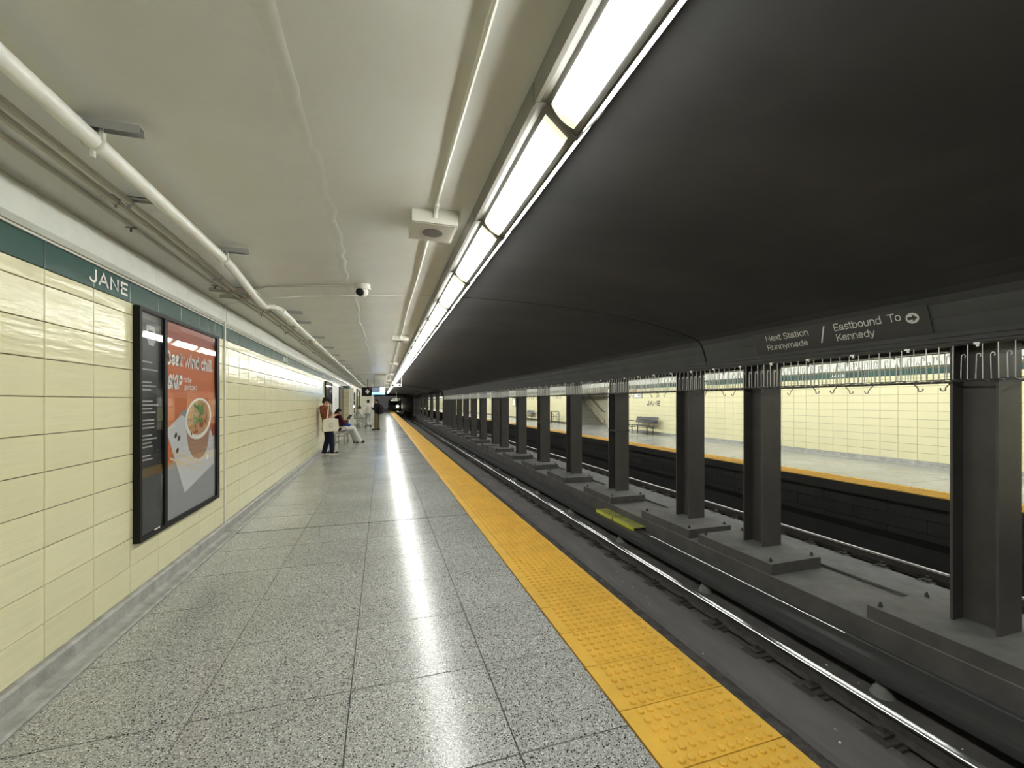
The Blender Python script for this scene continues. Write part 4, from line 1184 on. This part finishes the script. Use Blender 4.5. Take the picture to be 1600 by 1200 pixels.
def person(label, loc, rz, J, col, head_rot=(0, 0), long_sleeve=False, wide=1.0, cap=False, hair_long=False, k_leg=1.0, shoes='shoe'):
    t = thing('person', label, 'person', loc, rz)
    V = {k: Vector(v) for k, v in J.items()}
    skin = M[col.get('skin', 'skin')]
    b = MB()
    pel, che, nk, hd = V['pelvis'], V['chest'], V['neck'], V['head']
    up = (che - pel).normalized()
    def torso(mb, g):
        for f_, rx, ry in ((0, .155, .115), (.25, .145, .108), (.5, .140, .105), (.75, .160, .115), (1.0, .170, .112)):
            c = pel.lerp(che, f_); mb.ball(c, (rx + g, ry + g, .13), 14)
        for s_ in 'LR':
            mb.limb(che + up * .05, V['sh' + s_], .075 + g, .062 + g)
    torso(b, 0)
    b.limb(che + up * .06, nk + (hd - nk) * .35, .058, .052)
    for s_ in 'LR':
        b.limb(V['sh' + s_], V['el' + s_], .052, .042); b.limb(V['el' + s_], V['wr' + s_], .042, .029)
        b.limb(V['hp' + s_], V['kn' + s_], .082, .058); b.limb(V['kn' + s_], V['an' + s_], .056, .040)
        b.limb(V['an' + s_], V['to' + s_], .042, .03)
        d = (V['wr' + s_] - V['el' + s_])
        hand(b, V['wr' + s_], d, V.get('pn' + s_, Vector((0, .2, -1))), 1 if s_ == 'L' else -1)
    i0 = len(b.v)
    R = Matrix.Rotation(head_rot[1], 4, 'Z') @ Matrix.Rotation(head_rot[0], 4, 'X')
    b.ball(hd + Vector((0, -.008, .02)), (.077, .098, .098), 16)
    b.ball(hd + Vector((0, .025, -.05)), (.058, .066, .068), 14)
    b.limb(hd + Vector((0, .088, .005)), hd + Vector((0, .108, -.028)), .010, .014, 8)
    for s_ in (-1, 1): b.ball(hd + Vector((s_ * .078, -.005, -.005)), (.012, .022, .032), 8)
    b.ball(hd + Vector((0, .086, -.062)), (.024, .010, .010), 8)
    for q in range(i0, len(b.v)): b.v[q] = tuple(hd + R @ (Vector(b.v[q]) - hd))
    put('body', remesh(b, 'body', skin, .0085, 4), t)
    def at(v): return hd + R @ Vector(v)
    for s_ in (-1, 1): MB().ball(at((s_ * .031, .083, .012)), .0115, 8).obj('eye', M['ink'], t)
    h = MB()
    i0 = len(h.v)
    h.ball(hd + Vector((0, -.020, .042)), (.086, .098, .092), 14)
    h.ball(hd + Vector((0, -.060, -.005)), (.074, .052, .075), 12)
    if hair_long: h.limb(hd + Vector((0, -.06, -.02)), hd + Vector((0, -.09, -.20)), .075, .05)
    for q in range(i0, len(h.v)): h.v[q] = tuple(hd + R @ (Vector(h.v[q]) - hd))
    put('hair', remesh(h, 'hair', M['hair'], .011, 3), t)
    if cap:
        c = MB()
        c.ball(hd + Vector((0, -.008, .062)), (.094, .112, .078), 14)
        c.box(hd.x - .06, hd.x + .06, hd.y + .06, hd.y + .175, hd.z + .052, hd.z + .064)
        for q in range(len(c.v)): c.v[q] = tuple(hd + R @ (Vector(c.v[q]) - hd))
        put('cap', remesh(c, 'cap', M['cap'], .010, 3), t)
    s = MB(); torso(s, .016)
    s.limb(che + up * .05, nk - up * .0, .075, .062)
    s.ball(pel + up * .02, (.165, .125, .11), 14)
    for q in 'LR':
        if long_sleeve:
            s.limb(V['sh' + q], V['el' + q], .070, .058); s.limb(V['el' + q], V['el' + q].lerp(V['wr' + q], .93), .056, .042)
        else:
            s.limb(V['sh' + q], V['sh' + q].lerp(V['el' + q], .75), .070, .064)
    put('shirt', remesh(s, 'shirt', M[col['top']], .012, 6), t)
    p = MB()
    p.ball(pel - up * .03, (.163, .123, .11), 14)
    for q in 'LR':
        kn, an = V['kn' + q], V['an' + q]
        p.limb(V['hp' + q], kn, .098, .074 * wide); p.limb(kn, kn.lerp(an, 1.0), .073 * wide, .060 * wide * k_leg)
    put('trousers', remesh(p, 'trousers', M[col['legs']], .012, 6), t)
    for q in 'LR':
        an, to = V['an' + q], V['to' + q]
        f = MB()
        z0 = min(an.z - .06, to.z - .03)
        d = (to - an); d.z = 0; d.normalize()
        f.limb((an.x - d.x * .04, an.y - d.y * .04, an.z - .02), (to.x, to.y, to.z + .005), .046, .036)
        f.ball((an.x, an.y, an.z + .005), (.048, .05, .045), 10)
        put('shoe', remesh(f, 'shoe', M[shoes], .010, 3), t)
        put('shoe_sole', MB().tube([(an.x - d.x * .075, an.y - d.y * .075, an.z - .062), (an.x + d.x * .03, an.y + d.y * .03, an.z - .062), (to.x + d.x * .03, to.y + d.y * .03, to.z - .026)], .03, 8, radii=[.034, .036, .030]).mesh('shoe_sole', M['sole' if shoes == 'shoe' and col.get('sole') else 'shoe']), t)
    return t

STAND = dict(pelvis=(0, 0, .92), chest=(0, .0, 1.26), neck=(0, .0, 1.43), head=(0, .045, 1.56),
             shL=(-.185, 0, 1.375), shR=(.185, 0, 1.375), elL=(-.235, .03, 1.10), elR=(.235, .03, 1.10), wrL=(-.07, .25, 1.15), wrR=(.07, .25, 1.15),
             hpL=(-.09, 0, .86), hpR=(.09, 0, .86), knL=(-.10, .03, .47), knR=(.10, .03, .47), anL=(-.11, -.02, .085), anR=(.11, -.02, .085), toL=(-.12, .13, .045), toR=(.13, .13, .045))
# man with the tote bag
J = dict(STAND); J.update(knR=(.11, .06, .47), anR=(.10, .08, .085), toR=(.12, .23, .045), anL=(-.07, -.08, .085), toL=(-.07, .07, .045), pnL=(0, .3, 1), pnR=(0, .3, 1), pelvis=(0, -.02, .92), chest=(0, -.09, 1.255), neck=(0, -.10, 1.42), head=(0, -.055, 1.55), shL=(-.185, -.10, 1.37), shR=(.185, -.10, 1.37), elL=(-.235, -.05, 1.10), elR=(.235, -.05, 1.10), wrL=(-.07, .17, 1.15), wrR=(.07, .17, 1.15))
MAN = (-1.52, 13.25, 0)
person('man in a rust t-shirt and navy trousers standing by the wall looking down', MAN, math.radians(-62), J, dict(top='rust', legs='navy', sole=1), head_rot=(-.42, -.1), cap=True, wide=1.1)
rz = math.radians(-62)
RM = Matrix.Translation(MAN) @ Matrix.Rotation(rz, 4, 'Z')
t = thing('tote_bag', 'cream canvas tote bag hanging from the shoulder of the man in rust', 'bag', RM @ Vector((.31, -.05, .70)), rz)
bg = MB()
bag = [(-.22, .0), (.20, .0), (.235, .09), (.215, .36), (.05, .385), (-.10, .38), (-.20, .34), (-.235, .10)]
mbb = MB()
for q in range(6):
    pass
n_ = len(bag)
for (xx, k) in ((-.055, .94), (-.03, 1.0), (.03, 1.0), (.055, .94)):
    mbb.v += [(xx * (1 if z < .25 else .45), y * k, .18 + (z - .18) * k) for y, z in bag]
for l in range(3):
    for q in range(n_):
        mbb.f.append((l * n_ + q, l * n_ + (q + 1) % n_, (l + 1) * n_ + (q + 1) % n_, (l + 1) * n_ + q)); mbb.m.append(0)
mbb.f += [tuple(range(n_ - 1, -1, -1)), tuple(range(3 * n_, 4 * n_))]; mbb.m += [0, 0]
mbb.obj('bag_body', M['canvas'], t)
for xx in (.02, -.02):
    MB().tube([(xx, -.10, .36), (xx - .02, -.07, .55), (-.085 + xx * .3, -.025, .755), (-.135 + xx * .3, .0, .77), (-.085 + xx * .3, .035, .755), (xx - .02, .06, .55), (xx, .09, .36)], .016, 6).obj('strap', M['canvas'], t)
put('print', MB().poly([(.057, -.06, .12), (.057, .04, .12), (.057, .04, .24), (.057, -.06, .24)]).poly([(.058, -.045, .135), (.058, .025, .135), (.058, .025, .225), (.058, -.045, .225)], 1).mesh('print', [M['ptext'], M['canvas']], smooth=False), t)
t = thing('phone', 'dark phone held up by the man in rust', 'phone', RM @ Vector((0, .265, 1.19)), rz)
MB().cham(-.036, .036, -.05, .075, .0, .009, .002).obj('phone_body', M['blackframe'], t)
# seated person
SIT0 = dict(pelvis=(0, 0, .56), chest=(0, .03, .88), neck=(0, .07, 1.05), head=(0, .13, 1.165),
           shL=(-.18, .04, 1.0), shR=(.18, .04, 1.0), elL=(-.23, .16, .76), elR=(.23, .16, .76), wrL=(-.10, .36, .74), wrR=(.10, .36, .74),
           hpL=(-.09, .03, .555), hpR=(.09, .03, .555), knL=(-.12, .44, .56), knR=(.12, .42, .57), anL=(-.12, .60, .085), anR=(.13, .66, .085), toL=(-.13, .75, .045), toR=(.14, .82, .045), pnL=(0, 0, 1), pnR=(0, 0, 1))
SIT = dict(SIT0); SIT.update(chest=(0, -.08, .89), neck=(0, -.11, 1.06), head=(0, -.06, 1.175), shL=(-.18, -.09, 1.0), shR=(.18, -.09, 1.0), elL=(-.23, .02, .78), elR=(.23, .02, .78), wrL=(-.11, .22, .85), wrR=(.11, .22, .85))
SITL = (-1.47, 16.55, 0)
person('person in a maroon top and wide white trousers sitting on the pale bench', SITL, math.radians(-64), SIT, dict(top='maroon', legs='whitecloth'), head_rot=(-.5, 0), long_sleeve=True, wide=1.25, hair_long=True, k_leg=1.2)
RS = Matrix.Translation(SITL) @ Matrix.Rotation(math.radians(-64), 4, 'Z')
t = thing('shoulder_bag', 'bright blue bag resting on the lap of the seated person in maroon', 'bag', RS @ Vector((0, .22, .63)), math.radians(-64))
bb = MB(); bb.ball((0, 0, .06), (.16, .13, .09), 14); bb.ball((.05, .03, .05), (.13, .11, .08), 12)
put('bag_body', remesh(bb, 'bag_body', M['bluebag'], .012, 4), t)
MB().tube([(-.12, .02, .10), (-.06, .03, .16), (.06, .03, .16), (.12, .02, .10)], .010, 6).obj('handle', M['bluebag'], t)
t = thing('tablet', 'dark tablet propped up in the hands of the seated person', 'tablet', RS @ Vector((0, .28, .90)), math.radians(-64))
MB().prismx([(-.02, 0), (.11, .17), (.12, .165), (-.01, -.006)], -.14, .14).obj('tablet_body', M['blackframe'], t)
# man in black with backpack
J = dict(STAND); J.update(pnL=(0, .3, 1), pnR=(0, .3, 1), elL=(-.24, .02, 1.12), elR=(.24, .02, 1.12), wrL=(-.06, .26, 1.2), wrR=(.06, .26, 1.2), anL=(-.09, .05, .085), toL=(-.12, .21, .045), head=(0, .04, 1.585), neck=(0, 0, 1.45))
BM = (-.26, 23.96, 0)
person('man in a black jacket and olive trousers standing near the platform middle', BM, math.radians(58), J, dict(top='blackcloth', legs='olive', skin='skind'), head_rot=(-.35, .1), long_sleeve=True, wide=1.15)
RB = Matrix.Translation(BM) @ Matrix.Rotation(math.radians(58), 4, 'Z')
t = thing('backpack', 'black backpack worn by the man in the black jacket', 'bag', RB @ Vector((0, -.24, .88)), math.radians(58))
pk = MB(); pk.ball((0, 0, .26), (.17, .12, .27), 14); pk.ball((0, -.06, .17), (.14, .09, .15), 12)
put('pack_body', remesh(pk, 'pack_body', M['cap'], .012, 4), t)
for x in (-.1, .1): MB().tube([(x, .05, .48), (x * 1.2, .17, .55), (x * 1.3, .27, .62), (x * 1.3, .36, .50), (x * 1.4, .36, .3), (x * 1.4, .2, .15), (x, .06, .1)], .014, 6).obj('strap', M['blackcloth'], t)
# walking figure
J = dict(STAND); J.update(elL=(-.25, -.08, 1.10), wrL=(-.24, .02, .88), elR=(.25, .06, 1.10), wrR=(.23, .22, .95), pnL=(1, 0, 0), pnR=(-1, 0, 0), knL=(-.09, .16, .48), anL=(-.10, .20, .10), toL=(-.10, .34, .06), knR=(.09, -.06, .48), anR=(.09, -.28, .14), toR=(.09, -.16, .05))
person('person in a white shirt and grey trousers walking away along the wall', (-.80, 26.6, 0), math.radians(14), J, dict(top='whitecloth', legs='greycloth', skin='skind'), long_sleeve=True)
# seated person in white
person('person in white sitting on the farther grey bench', (-1.50, 28.4, 0), math.radians(-80), SIT0, dict(top='whitecloth', legs='whitecloth', skin='skind'), head_rot=(-.4, 0), long_sleeve=True, wide=1.2)
